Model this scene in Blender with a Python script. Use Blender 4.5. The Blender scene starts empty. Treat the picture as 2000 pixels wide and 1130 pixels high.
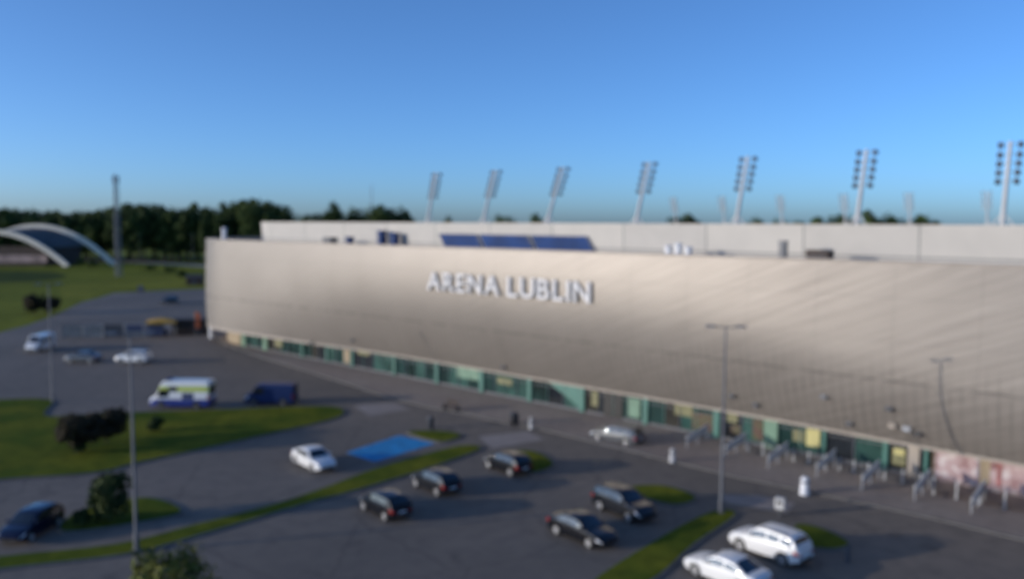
import bpy, bmesh, math, random
from mathutils import Vector, Matrix

R = math.radians
C = bpy.context.scene.collection
SC = bpy.context.scene

# ------------------------------------------------------------------ camera
F = 1600.0          # focal length in pixels of the 2000 px wide photograph
H = 18.5            # eye height in metres
ROLL = .005
PITCH = math.atan(128 / F)
cam = bpy.data.cameras.new('camera')
cam.sensor_width = 36.0
cam.lens = 36.0 * F / 2000
cam.clip_start = .5
cam.clip_end = 9000
co = bpy.data.objects.new('camera', cam)
C.objects.link(co)
co.matrix_world = Matrix.Translation((0, 0, H)) @ Matrix.Rotation(R(90) - PITCH, 4, 'X') @ Matrix.Rotation(ROLL, 4, 'Z')
SC.camera = co
cam.dof.use_dof = True          # the photograph is softly out of focus throughout
cam.dof.focus_distance = 3.0
cam.dof.aperture_fstop = 1.15


def ray(u, v):
    d = Vector(((u - 1000) / F, -(v - 565) / F, -1))
    return co.matrix_world.to_3x3() @ d


def at(u, v, z=0.0):
    r = ray(u, v)
    t = (z - H) / r.z
    return Vector((r.x * t, r.y * t, z))


# ------------------------------------------------------------------ world and sun
SUN = Vector((-.967, -.255, 0)).normalized()
EL = R(9.5)
S = Vector((SUN.x * math.cos(EL), SUN.y * math.cos(EL), math.sin(EL)))
w = bpy.data.worlds.new('World')
SC.world = w
w.use_nodes = True
nt = w.node_tree
sky = nt.nodes.new('ShaderNodeTexSky')
sky.sky_type = 'NISHITA'
sky.sun_disc = False
sky.sun_elevation = EL
sky.sun_rotation = math.atan2(S.x, S.y)
sky.altitude = 0
sky.air_density = .6
sky.dust_density = 1.0
sky.ozone_density = 4.6
nt.links.new(sky.outputs[0], nt.nodes['Background'].inputs[0])
nt.nodes['Background'].inputs[1].default_value = .15
sl = bpy.data.lights.new('sun', 'SUN')
sl.energy = 1.85
sl.angle = R(.5)
sl.color = (1, .90, .79)
so = bpy.data.objects.new('sun', sl)
C.objects.link(so)
so.rotation_euler = S.to_track_quat('Z', 'Y').to_euler()
so.location = (-60, -20, 60)
SC.view_settings.view_transform = 'Standard'
SC.view_settings.look = 'None'
SC.view_settings.exposure = .68
SC.view_settings.gamma = 1


# ------------------------------------------------------------------ materials
def mat(name, col, rough=.8, metal=0.0, var=.15, scale=1.0, col2=None, bump=0.0, bscale=None, coat=0.0, detail=5, spec=.5, coord='Object'):
    m = bpy.data.materials.new(name)
    m.use_nodes = True
    t = m.node_tree
    b = t.nodes['Principled BSDF']
    b.inputs['Roughness'].default_value = rough
    b.inputs['Metallic'].default_value = metal
    b.inputs['Specular IOR Level'].default_value = spec
    if coat:
        b.inputs['Coat Weight'].default_value = coat
        b.inputs['Coat Roughness'].default_value = .04
    tc = t.nodes.new('ShaderNodeTexCoord')
    no = t.nodes.new('ShaderNodeTexNoise')
    no.inputs['Scale'].default_value = scale
    no.inputs['Detail'].default_value = detail
    t.links.new(tc.outputs[coord], no.inputs['Vector'])
    cr = t.nodes.new('ShaderNodeValToRGB')
    cr.color_ramp.elements[0].position = .3
    cr.color_ramp.elements[1].position = .7
    if col2 is None:
        c1 = [c * (1 - var) for c in col]
        c2 = [c * (1 + var) for c in col]
    else:
        c1, c2 = col, col2
    cr.color_ramp.elements[0].color = (*c1, 1)
    cr.color_ramp.elements[1].color = (*c2, 1)
    t.links.new(no.outputs['Fac'], cr.inputs['Fac'])
    t.links.new(cr.outputs[0], b.inputs['Base Color'])
    if bump:
        n2 = t.nodes.new('ShaderNodeTexNoise')
        n2.inputs['Scale'].default_value = bscale or scale * 6
        n2.inputs['Detail'].default_value = 4
        t.links.new(tc.outputs[coord], n2.inputs['Vector'])
        bp = t.nodes.new('ShaderNodeBump')
        bp.inputs['Strength'].default_value = bump
        bp.inputs['Distance'].default_value = .05
        t.links.new(n2.outputs['Fac'], bp.inputs['Height'])
        t.links.new(bp.outputs[0], b.inputs['Normal'])
    return m


def two_scale(name, c1, c2, c3, s1, s2, stains=0, rough=.9, bump=.4, bscale=8, spec=.3):
    """large patches mixed with fine mottling, for grass and tarmac"""
    m = bpy.data.materials.new(name)
    m.use_nodes = True
    t = m.node_tree
    L = t.links.new
    b = t.nodes['Principled BSDF']
    b.inputs['Roughness'].default_value = rough
    b.inputs['Specular IOR Level'].default_value = spec
    tc = t.nodes.new('ShaderNodeTexCoord')
    n1 = t.nodes.new('ShaderNodeTexNoise')
    n1.inputs['Scale'].default_value = s1
    n1.inputs['Detail'].default_value = 4
    n2 = t.nodes.new('ShaderNodeTexNoise')
    n2.inputs['Scale'].default_value = s2
    n2.inputs['Detail'].default_value = 6
    L(tc.outputs['Object'], n1.inputs['Vector'])
    L(tc.outputs['Object'], n2.inputs['Vector'])
    r1 = t.nodes.new('ShaderNodeValToRGB')
    r1.color_ramp.elements[0].position = .35
    r1.color_ramp.elements[1].position = .65
    r1.color_ramp.elements[0].color = (*c1, 1)
    r1.color_ramp.elements[1].color = (*c2, 1)
    L(n1.outputs['Fac'], r1.inputs['Fac'])
    mx = t.nodes.new('ShaderNodeMixRGB')
    r2 = t.nodes.new('ShaderNodeMapRange')
    r2.inputs[1].default_value = .42
    r2.inputs[2].default_value = .75
    r2.inputs[4].default_value = .75
    L(n2.outputs['Fac'], r2.inputs[0])
    L(r2.outputs[0], mx.inputs[0])
    L(r1.outputs[0], mx.inputs[1])
    mx.inputs[2].default_value = (*c3, 1)
    last = mx.outputs[0]
    if stains:                       # oil drips, tyre scuffs and filled cracks in the surface itself
        v = t.nodes.new('ShaderNodeTexVoronoi')
        v.feature = 'DISTANCE_TO_EDGE'
        v.inputs['Scale'].default_value = .11
        nw = t.nodes.new('ShaderNodeTexNoise')
        nw.inputs['Scale'].default_value = .7
        nw.inputs['Detail'].default_value = 5
        L(tc.outputs['Object'], nw.inputs['Vector'])
        mw = t.nodes.new('ShaderNodeMixRGB')
        mw.blend_type = 'ADD'
        mw.inputs[0].default_value = 1.6
        L(tc.outputs['Object'], mw.inputs[1])
        L(nw.outputs['Color'], mw.inputs[2])
        L(mw.outputs[0], v.inputs['Vector'])
        k = t.nodes.new('ShaderNodeMapRange')
        k.inputs[1].default_value = .004
        k.inputs[2].default_value = .012
        k.inputs[3].default_value = .35
        k.inputs[4].default_value = 0
        L(v.outputs['Distance'], k.inputs[0])
        no = t.nodes.new('ShaderNodeTexNoise')
        no.inputs['Scale'].default_value = .42
        no.inputs['Detail'].default_value = 2
        L(tc.outputs['Object'], no.inputs['Vector'])
        k2 = t.nodes.new('ShaderNodeMapRange')
        k2.inputs[1].default_value = .64
        k2.inputs[2].default_value = .74
        k2.inputs[4].default_value = .5
        L(no.outputs['Fac'], k2.inputs[0])
        mxx = t.nodes.new('ShaderNodeMath')
        mxx.operation = 'MAXIMUM'
        L(k.outputs[0], mxx.inputs[0])
        L(k2.outputs[0], mxx.inputs[1])
        ms = t.nodes.new('ShaderNodeMixRGB')
        L(mxx.outputs[0], ms.inputs[0])
        L(last, ms.inputs[1])
        ms.inputs[2].default_value = (c3[0] * .55, c3[1] * .55, c3[2] * .55, 1)
        last = ms.outputs[0]
    L(last, b.inputs['Base Color'])
    n3 = t.nodes.new('ShaderNodeTexNoise')
    n3.inputs['Scale'].default_value = bscale
    L(tc.outputs['Object'], n3.inputs['Vector'])
    bp = t.nodes.new('ShaderNodeBump')
    bp.inputs['Strength'].default_value = bump
    bp.inputs['Distance'].default_value = .04
    L(n3.outputs['Fac'], bp.inputs['Height'])
    L(bp.outputs[0], b.inputs['Normal'])
    return m


M = {}
M['meadow'] = two_scale('meadow', (.13, .145, .024), (.23, .23, .033), (.09, .105, .015), .018, .25, bump=.6, bscale=3, spec=.02)
M['lawn'] = two_scale('lawn', (.068, .102, .014), (.165, .165, .020), (.056, .072, .012), .2, 1.1, bump=.6, bscale=9, spec=.02)
M['asphalt'] = two_scale('asphalt', (.143, .122, .099), (.205, .171, .137), (.125, .107, .09), .05, .9, 1, rough=.85, bump=.25, bscale=25)
M['paving'] = two_scale('paving', (.25, .20, .165), (.30, .25, .205), (.19, .155, .13), .12, 1.6, rough=.85, bump=.2, bscale=15)
M['lightpave'] = two_scale('light_paving', (.27, .23, .205), (.31, .27, .24), (.22, .19, .17), .3, 2, rough=.85, bump=.2, bscale=15)
M['blue_paint'] = mat('blue_road_paint', (.0005, .22, .47), .9, var=.3, scale=.9, bump=.1)
M['kerb'] = mat('kerb_concrete', (.13, .122, .112), .85, var=.2, scale=1.5, bump=.2)
M['concrete'] = mat('pale_concrete', (.52, .51, .49), .8, var=.12, scale=.8, bump=.15)
M['white'] = mat('white_paint', (.78, .78, .78), .5, var=.05, scale=1)
M['letter_white'] = mat('letter_enamel', (.62, .61, .61), .5, var=.05, scale=1)
M['steel'] = mat('galvanised_steel', (.45, .46, .47), .45, .55, var=.12, scale=2)
M['greysteel'] = mat('grey_steel', (.14, .145, .155), .55, .2, var=.12, scale=2)
M['lampsteel'] = mat('dull_zinc', (.12, .125, .135), .6, .2, var=.15, scale=2)
M['lampblack'] = mat('black_lamp_casing', (.06, .064, .075), .6, var=.2, scale=2, spec=.2)
M['towersteel'] = mat('weathered_zinc', (.22, .225, .235), .6, .2, var=.12, scale=1)
M['darksteel'] = mat('dark_steel', (.06, .065, .075), .5, .3, var=.2, scale=2)
M['black'] = mat('black_rubber', (.02, .02, .022), .7, var=.2, scale=4)
M['plastic'] = mat('black_plastic', (.03, .03, .033), .5, var=.2, scale=3)
M['glass'] = mat('dark_glass', (.012, .016, .02), .03, var=.3, scale=.6, spec=1.0)
M['storeglass'] = mat('green_tinted_glass', (.013, .036, .032), .12, var=.6, scale=.35, spec=.5)
M['storeglass_pale'] = mat('pale_green_glass', (.035, .085, .07), .15, var=.5, scale=.4)
M['storeglass_dim'] = mat('brown_tinted_glass', (.035, .034, .028), .12, var=.5, scale=.5)
M['pale_bar'] = mat('pale_green_bar', (.13, .21, .17), .5, var=.15, scale=1)
M['green'] = mat('green_enamel', (.05, .16, .125), .5, var=.15, scale=1)
M['palegreen'] = mat('pale_green_panel', (.13, .235, .155), .5, var=.15, scale=1)
M['yellow'] = mat('yellow_poster', (.17, .16, .07), .6, var=.2, scale=1.5)
M['cream'] = mat('cream_coping', (.36, .31, .255), .7, var=.1, scale=1)
M['brick'] = mat('sandy_render', (.33, .26, .17), .85, var=.2, scale=.8, bump=.2)
M['darkwall'] = mat('dark_lobby_wall', (.03, .035, .035), .8, var=.4, scale=.5)
M['blackdoor'] = mat('black_doorway', (.012, .011, .01), .6, var=.3, scale=1)
M['roof'] = mat('grey_roofing', (.30, .30, .30), .8, var=.1, scale=.3)
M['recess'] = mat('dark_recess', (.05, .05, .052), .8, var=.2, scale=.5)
M['bluepanel'] = mat('navy_blue_panel', (.003, .034, .14), .8, var=.25, scale=.4)
M['rim'] = mat('alloy_rim', (.62, .61, .60), .35, .5, var=.1, scale=5)
M['lamp_lens'] = mat('clear_lens', (.75, .76, .78), .15, var=.05, scale=5)
M['tail'] = mat('red_lens', (.35, .02, .015), .25, var=.1, scale=5)
M['yellow_cloth'] = mat('yellow_canvas', (.50, .29, .045), .8, var=.15, scale=1.2)
M['brown'] = mat('dark_brown_boards', (.055, .038, .03), .8, var=.35, scale=1.5)
M['orange'] = mat('orange_cloth', (.55, .13, .04), .7, var=.2, scale=1.5)
M['blue_cloth'] = mat('blue_cloth', (.03, .05, .115), .7, var=.2, scale=1)
M['mesh_fabric'] = mat('grey_fence_mesh', (.14, .16, .17), .8, var=.25, scale=1)
M['pipe_white'] = mat('off_white_arch', (.80, .72, .58), .6, var=.1, scale=.3)
M['hallroof'] = mat('blue_grey_roof_sheet', (.075, .08, .083), .7, var=.15, scale=.15)
M['hallwall'] = mat('hall_wall', (.30, .22, .20), .7, var=.45, scale=.25)
M['bark'] = mat('bark', (.06, .045, .03), .9, var=.3, scale=3)
M['pitch'] = mat('stand_concrete', (.3, .3, .3), .8, var=.1, scale=.3)


def leafmat(name, a, b, sc):
    m = mat(name, a, .75, col2=b, scale=sc, detail=3, spec=.2)
    p = m.node_tree.nodes['Principled BSDF']
    return m


M['leaf_far'] = leafmat('dark_wood_leaves', (.022, .042, .012), (.07, .10, .022), .22)
M['leaf_far2'] = leafmat('mid_wood_leaves', (.026, .052, .014), (.08, .112, .024), .25)
M['leaf_red'] = leafmat('reddish_brown_leaves', (.022, .019, .010), (.060, .046, .022), .8)
M['leaf_green'] = leafmat('green_shrub_leaves', (.02, .036, .010), (.058, .078, .018), 1.2)
M['leaf_yellow'] = leafmat('yellow_green_leaves', (.05, .07, .012), (.17, .17, .035), .9)


def paint(name, col, metal=0.0):
    return mat(name, col, .28, metal, var=.04, scale=.7, coat=.9, spec=.15 if max(col) < .2 else .5)


M['p_black'] = paint('black_car_paint', (.005, .0055, .008))
M['p_navy'] = paint('navy_car_paint', (.004, .006, .024))
M['p_white'] = paint('white_car_paint', (.74, .73, .70))
M['p_silver'] = paint('silver_car_paint', (.11, .115, .12), .2)
M['p_blue'] = mat('dark_blue_van_paint', (.008, .024, .095), .5, var=.06, scale=.7, coat=.2, spec=.2)
M['p_grey'] = paint('charcoal_car_paint', (.010, .011, .014))


def facade_mat():
    m = bpy.data.materials.new('facade_metal_sheets')
    m.use_nodes = True
    t = m.node_tree
    L = t.links.new
    b = t.nodes['Principled BSDF']
    uv = t.nodes.new('ShaderNodeUVMap')
    uv.uv_map = 'UV'
    sep = t.nodes.new('ShaderNodeSeparateXYZ')
    L(uv.outputs[0], sep.inputs[0])

    def math_(op, a, bb=None):
        n = t.nodes.new('ShaderNodeMath')
        n.operation = op
        for i, x in enumerate((a, bb)):
            if x is None:
                continue
            if isinstance(x, (int, float)):
                n.inputs[i].default_value = x
            else:
                L(x, n.inputs[i])
        return n.outputs[0]

    def seam(coord, period, width):
        f = math_('FRACT', math_('DIVIDE', coord, period))
        d = math_('MINIMUM', f, math_('SUBTRACT', 1.0, f))
        return math_('LESS_THAN', d, width / period)
    x, z = sep.outputs[0], sep.outputs[1]
    def mrange(a, lo, hi):
        n = t.nodes.new('ShaderNodeMapRange')
        n.inputs[1].default_value = lo
        n.inputs[2].default_value = hi
        L(a, n.inputs[0])
        return n.outputs[0]
    nb = t.nodes.new('ShaderNodeTexNoise')
    nb.inputs['Scale'].default_value = .14
    nb.inputs['Detail'].default_value = 4
    L(uv.outputs[0], nb.inputs['Vector'])
    nd = t.nodes.new('ShaderNodeTexNoise')
    nd.inputs['Scale'].default_value = .55
    nd.inputs['Detail'].default_value = 3
    L(uv.outputs[0], nd.inputs['Vector'])
    # narrow upright ribs on the lower sheets, broken dark seam above them, sheet joints
    ribs = math_('MULTIPLY', seam(x, .74, .09), math_('SUBTRACT', 1.0, mrange(z, 7.0, 9.5)))
    ribs = math_('MULTIPLY', ribs, mrange(nd.outputs['Fac'], .3, .62))
    hs = math_('LESS_THAN', math_('ABSOLUTE', math_('SUBTRACT', z, 7.45)), .09)
    hs = math_('MULTIPLY', hs, mrange(nd.outputs['Fac'], .38, .55))
    js = math_('MULTIPLY', math_('MAXIMUM', seam(x, 5.52, .03), seam(math_('SUBTRACT', z, 1.0), 3.1, .02)), .35)
    line = math_('MAXIMUM', math_('MAXIMUM', math_('MULTIPLY', ribs, .5), hs), js)
    # slanting sheet edges, strongest towards the near end
    mp = t.nodes.new('ShaderNodeMapping')
    mr_ = t.nodes.new('ShaderNodeMapping')
    mr_.inputs['Rotation'].default_value = (0, 0, R(-22))
    L(uv.outputs[0], mr_.inputs[0])
    mp.inputs['Scale'].default_value = (.13, 2.6, 1)
    L(mr_.outputs[0], mp.inputs[0])
    ns = t.nodes.new('ShaderNodeTexNoise')
    ns.inputs['Scale'].default_value = 1.0
    ns.inputs['Detail'].default_value = 5
    ns.inputs['Distortion'].default_value = .25
    L(mp.outputs[0], ns.inputs['Vector'])
    slant = math_('MULTIPLY', math_('SUBTRACT', ns.outputs['Fac'], .5), math_('ADD', .25, mrange(x, 45, 85)))
    val = math_('ADD', math_('ADD', .28, math_('ADD', .1, math_('MULTIPLY', nb.outputs['Fac'], .3))), math_('MULTIPLY', slant, .55))
    cr = t.nodes.new('ShaderNodeValToRGB')
    cr.color_ramp.elements[0].position = .2
    cr.color_ramp.elements[0].color = (.175, .152, .130, 1)
    cr.color_ramp.elements[1].position = .85
    cr.color_ramp.elements[1].color = (.325, .290, .252, 1)
    L(val, cr.inputs[0])
    mx = t.nodes.new('ShaderNodeMixRGB')
    L(math_('MULTIPLY', line, .55), mx.inputs[0])
    L(cr.outputs[0], mx.inputs[1])
    mx.inputs[2].default_value = (.06, .052, .046, 1)
    L(mx.outputs[0], b.inputs['Base Color'])
    b.inputs['Metallic'].default_value = .3
    b.inputs['Roughness'].default_value = .5
    bp = t.nodes.new('ShaderNodeBump')
    bp.inputs['Strength'].default_value = .35
    bp.inputs['Distance'].default_value = .06
    L(math_('SUBTRACT', math_('MULTIPLY', slant, .6), math_('MULTIPLY', line, .6)), bp.inputs['Height'])
    L(bp.outputs[0], b.inputs['Normal'])
    return m


M['facade'] = facade_mat()


def ring_mat():
    m = mat('pale_wall_panels', (.50, .47, .43), .7, var=.08, scale=.15)
    t = m.node_tree
    L = t.links.new
    b = t.nodes['Principled BSDF']
    uv = t.nodes.new('ShaderNodeUVMap')
    uv.uv_map = 'UV'
    br = t.nodes.new('ShaderNodeTexBrick')
    br.offset = 0
    br.inputs['Scale'].default_value = 1
    br.inputs['Brick Width'].default_value = 9.3
    br.inputs['Row Height'].default_value = 8.0
    br.inputs['Mortar Size'].default_value = .07
    br.inputs['Color1'].default_value = (.50, .465, .41, 1)
    br.inputs['Color2'].default_value = (.455, .425, .38, 1)
    br.inputs['Mortar'].default_value = (.22, .21, .19, 1)
    L(uv.outputs[0], br.inputs['Vector'])
    mx = t.nodes.new('ShaderNodeMixRGB')
    mx.blend_type = 'MULTIPLY'
    mx.inputs[0].default_value = .5
    n = t.nodes.new('ShaderNodeTexNoise')
    n.inputs['Scale'].default_value = .5
    n.inputs['Detail'].default_value = 6
    L(uv.outputs[0], n.inputs['Vector'])
    r = t.nodes.new('ShaderNodeMapRange')
    r.inputs[3].default_value = .75
    r.inputs[4].default_value = 1.2
    L(n.outputs['Fac'], r.inputs[0])
    L(br.outputs[0], mx.inputs[1])
    L(r.outputs[0], mx.inputs[2])
    L(mx.outputs[0], b.inputs['Base Color'])
    return m


M['ring'] = ring_mat()


def mural_mat():
    m = mat('pink_red_mural', (.62, .36, .34), .7, col2=(.72, .60, .58), scale=.8)
    t = m.node_tree
    L = t.links.new
    b = t.nodes['Principled BSDF']
    tc = t.nodes.new('ShaderNodeTexCoord')
    v = t.nodes.new('ShaderNodeTexVoronoi')
    v.inputs['Scale'].default_value = .85
    L(tc.outputs['Object'], v.inputs['Vector'])
    n = t.nodes.new('ShaderNodeTexNoise')
    n.inputs['Scale'].default_value = 1.1
    n.inputs['Detail'].default_value = 3
    L(tc.outputs['Object'], n.inputs['Vector'])
    cr = t.nodes.new('ShaderNodeValToRGB')
    e = cr.color_ramp.elements
    e[0].position = .33
    e[0].color = (.19, .075, .072, 1)
    e[1].position = .45
    e[1].color = (.40, .28, .27, 1)
    x = e.new(.54)
    x.color = (.42, .30, .29, 1)
    x = e.new(.62)
    x.color = (.56, .50, .48, 1)
    L(n.outputs['Fac'], cr.inputs[0])
    L(cr.outputs[0], b.inputs['Base Color'])
    return m


M['mural'] = mural_mat()


def band_mat(name, bands):
    """paint in horizontal livery bands, by height above the wheels"""
    m = mat(name, (.7, .7, .7), .4, coat=.6)
    t = m.node_tree
    L = t.links.new
    b = t.nodes['Principled BSDF']
    tc = t.nodes.new('ShaderNodeTexCoord')
    sp = t.nodes.new('ShaderNodeSeparateXYZ')
    L(tc.outputs['Object'], sp.inputs[0])
    mr = t.nodes.new('ShaderNodeMapRange')
    mr.inputs[1].default_value = 0
    mr.inputs[2].default_value = 3
    L(sp.outputs[2], mr.inputs[0])
    cr = t.nodes.new('ShaderNodeValToRGB')
    cr.color_ramp.interpolation = 'CONSTANT'
    e = cr.color_ramp.elements
    e[0].position = 0
    e[0].color = (*bands[0][1], 1)
    e[1].position = bands[1][0] / 3
    e[1].color = (*bands[1][1], 1)
    for z, c in bands[2:]:
        x = e.new(z / 3)
        x.color = (*c, 1)
    L(mr.outputs[0], cr.inputs[0])
    L(cr.outputs[0], b.inputs['Base Color'])
    return m


M['livery'] = band_mat('ambulance_livery', [(0, (.02, .04, .22)), (.95, (.70, .71, .72)), (1.72, (.46, .54, .08)), (2.22, (.72, .72, .68))])


# ------------------------------------------------------------------ mesh helpers
class MB:
    def __init__(self):
        self.v, self.f, self.uv = [], [], None

    def add(self, vs, fs):
        o = len(self.v)
        self.v += [tuple(x) for x in vs]
        self.f += [tuple(i + o for i in f) for f in fs]
        return self

    def box(self, x0, x1, y0, y1, z0, z1, mtx=None):
        vs = [Vector(p) for p in ((x0, y0, z0), (x1, y0, z0), (x1, y1, z0), (x0, y1, z0), (x0, y0, z1), (x1, y0, z1), (x1, y1, z1), (x0, y1, z1))]
        if mtx is not None:
            vs = [mtx @ p for p in vs]
        return self.add(vs, [(3, 2, 1, 0), (4, 5, 6, 7), (0, 1, 5, 4), (1, 2, 6, 5), (2, 3, 7, 6), (3, 0, 4, 7)])

    def bar(self, a, b, w, h=None, up=Vector((0, 0, 1))):
        a, b = Vector(a), Vector(b)
        h = h or w
        d = (b - a).normalized()
        if abs(d.dot(up)) > .98:
            up = Vector((1, 0, 0))
        x = d.cross(up).normalized() * w / 2
        y = x.cross(d).normalized() * h / 2
        vs = [a - x - y, a + x - y, a + x + y, a - x + y, b - x - y, b + x - y, b + x + y, b - x + y]
        return self.add(vs, [(3, 2, 1, 0), (4, 5, 6, 7), (0, 1, 5, 4), (1, 2, 6, 5), (2, 3, 7, 6), (3, 0, 4, 7)])

    def tube(self, a, b, r0, r1=None, n=10):
        a, b = Vector(a), Vector(b)
        r1 = r0 if r1 is None else r1
        d = (b - a).normalized()
        up = Vector((0, 0, 1)) if abs(d.z) < .95 else Vector((1, 0, 0))
        x = d.cross(up).normalized()
        y = d.cross(x)
        vs = []
        for c, r in ((a, r0), (b, r1)):
            for k in range(n):
                t = 2 * math.pi * k / n
                vs.append(c + x * math.cos(t) * r + y * math.sin(t) * r)
        fs = [(k, k + n, (k + 1) % n + n, (k + 1) % n) for k in range(n)]
        fs += [tuple(range(n)), tuple(range(2 * n - 1, n - 1, -1))]
        return self.add(vs, fs)

    def lathe(self, prof, n=20, axis='Z', c=(0, 0, 0)):
        """prof: list of (radius, height)"""
        vs = []
        for r, h in prof:
            for k in range(n):
                t = 2 * math.pi * k / n
                p = (r * math.cos(t), r * math.sin(t), h)
                if axis == 'Y':
                    p = (p[0], p[2], p[1])
                vs.append((p[0] + c[0], p[1] + c[1], p[2] + c[2]))
        fs = []
        for i in range(len(prof) - 1):
            for k in range(n):
                q = (i * n + k, i * n + (k + 1) % n, (i + 1) * n + (k + 1) % n, (i + 1) * n + k)
                fs.append(q)
        fs.append(tuple(range(n - 1, -1, -1)))
        fs.append(tuple(range((len(prof) - 1) * n, len(prof) * n)))
        return self.add(vs, fs)

    def build(self, name, material, parent=None, smooth=None, bevel=0):
        me = bpy.data.meshes.new(name)
        me.from_pydata(self.v, [], self.f)
        bm = bmesh.new()
        bm.from_mesh(me)
        bmesh.ops.recalc_face_normals(bm, faces=bm.faces)
        if bevel:
            bmesh.ops.bevel(bm, geom=[e for e in bm.edges if len(e.link_faces) == 2 and e.calc_face_angle(0) > .6], offset=bevel, segments=2, affect='EDGES', profile=.6)
        bm.to_mesh(me)
        bm.free()
        if smooth is not None:
            me.shade_smooth()
            me.set_sharp_from_angle(angle=R(smooth))
        me.materials.append(M[material] if isinstance(material, str) else material)
        if self.uv:
            lay = me.uv_layers.new(name='UV')
            for l in me.loops:
                lay.data[l.index].uv = self.uv[l.vertex_index]
        o = bpy.data.objects.new(name, me)
        C.objects.link(o)
        if parent:
            o.parent = parent
        return o


def tag(o, label, cat, group=None):
    o['label'] = label
    o['category'] = cat
    if group:
        o['group'] = group
    return o


def thing(name, label, cat, loc=(0, 0, 0), rz=0.0, group=None):
    o = bpy.data.objects.new(name, None)
    o.empty_display_size = .3
    C.objects.link(o)
    o.location = loc
    o.rotation_euler = (0, 0, rz)
    return tag(o, label, cat, group)


def struct(o):
    o['kind'] = 'structure'
    return o


def copy_tree(o, parent=None):
    c = o.copy()
    C.objects.link(c)
    if parent:
        c.parent = parent
    for ch in list(o.children):
        copy_tree(ch, c)
    return c


# ------------------------------------------------------------------ ground
def smooth_poly(pts, sub=4):
    out = []
    n = len(pts)
    for i in range(n):
        p0, p1, p2, p3 = pts[i - 1], pts[i], pts[(i + 1) % n], pts[(i + 2) % n]
        for k in range(sub):
            t = k / sub
            out.append(.5 * ((2 * p1) + (p2 - p0) * t + (2 * p0 - 5 * p1 + 4 * p2 - p3) * t * t + (3 * p1 - p0 - 3 * p2 + p3) * t ** 3))
    return out


def sheet(name, pts, z, material, parent=None):
    mb = MB()
    mb.add([(p.x, p.y, z) for p in pts], [tuple(range(len(pts)))])
    me = bpy.data.meshes.new(name)
    bm = bmesh.new()
    vs = [bm.verts.new(p) for p in mb.v]
    f = bm.faces.new(vs)
    f.normal_update()
    if f.normal.z < 0:
        f.normal_flip()
    bmesh.ops.triangulate(bm, faces=bm.faces)
    bm.to_mesh(me)
    bm.free()
    me.materials.append(M[material])
    o = bpy.data.objects.new(name, me)
    C.objects.link(o)
    if parent:
        o.parent = parent
    return o


def offset_poly(pts, d):
    n = len(pts)
    area = sum(pts[i].x * pts[(i + 1) % n].y - pts[(i + 1) % n].x * pts[i].y for i in range(n))
    sg = 1 if area > 0 else -1
    out = []
    for i in range(n):
        t = (pts[(i + 1) % n] - pts[i - 1])
        t = Vector((t.x, t.y, 0))
        if t.length < 1e-6:
            t = Vector((1, 0, 0))
        t.normalize()
        out.append(pts[i] + Vector((t.y, -t.x, 0)) * d * sg)
    return out


def island(px, name='grass_island', smooth=True, material='lawn', hgt=.13):
    pts = [at(*p) for p in px]
    if smooth:
        pts = smooth_poly(pts)
    top = sheet(name, pts, hgt, material)
    struct(top)
    out = offset_poly(pts, .16)
    n = len(pts)
    mb = MB()
    vs = [(p.x, p.y, hgt - .02) for p in pts] + [(p.x, p.y, hgt - .02) for p in out] + [(p.x, p.y, -.02) for p in out]
    fs = []
    for i in range(n):
        j = (i + 1) % n
        fs += [(i, j, j + n, i + n), (i + n, j + n, j + 2 * n, i + 2 * n)]
    mb.add(vs, fs)
    # a skirt under the turf edge
    mb.add([(p.x, p.y, hgt - .003) for p in pts] + [(p.x, p.y, hgt - .02) for p in pts], [(i, (i + 1) % n, (i + 1) % n + n, i + n) for i in range(n)])
    k = mb.build('kerb', 'kerb', top)
    return top


g = MB()
ring_r = [0, 60, 130, 260, 500, 1000, 2000, 5000]
vs = [(0, 60, 0)]
for r in ring_r[1:]:
    for k in range(64):
        vs.append((r * math.cos(k * math.pi / 32), 60 + r * math.sin(k * math.pi / 32), 0))
fs = [(0, 1 + k, 1 + (k + 1) % 64) for k in range(64)]
for i in range(len(ring_r) - 2):
    for k in range(64):
        a0, b0 = 1 + i * 64, 1 + (i + 1) * 64
        fs.append((a0 + k, b0 + k, b0 + (k + 1) % 64, a0 + (k + 1) % 64))
g.add(vs, fs)
struct(g.build('ground', 'meadow'))

edge = [(-420, 760), (-150, 690), (0, 649), (53, 635), (106, 616), (159, 590), (198, 580), (222, 572), (300, 568), (396, 564)]
ep = [at(*p) for p in edge]
asph = ep + [Vector((-30, 215, 0)), Vector((60, 260, 0)), Vector((190, 200, 0)), Vector((190, -40, 0)), Vector((-110, -40, 0))]
struct(sheet('car_park', asph, .02, 'asphalt'))

kerbline = [(405, 640), (440, 672), (520, 700), (600, 724), (690, 752), (760, 776), (850, 797), (942, 815), (1060, 838), (1200, 872), (1320, 902), (1435, 930), (1648, 974), (1825, 1012), (2000, 1054), (2200, 1105), (2700, 1232)]
kp = [at(*p) for p in kerbline]
plaza = kp + [Vector((95, 30, 0)), Vector((70, 80, 0)), Vector((0, 130, 0)), Vector((-35, 150, 0)), Vector((-60, 150, 0))]
pl = sheet('pavement', plaza, .13, 'paving')
struct(pl)
mb = MB()
n = len(kp)
nrm = Vector((-.666, -.746, 0))
vs = [(p.x, p.y, .126) for p in kp] + [(p.x + nrm.x * .22, p.y + nrm.y * .22, .126) for p in kp] + [(p.x + nrm.x * .22, p.y + nrm.y * .22, -.02) for p in kp]
mb.add(vs, [(i, i + 1, i + 1 + n, i + n) for i in range(n - 1)] + [(i + n, i + 1 + n, i + 1 + 2 * n, i + 2 * n) for i in range(n - 1)])
mb.build('kerb', 'kerb', pl)

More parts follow.
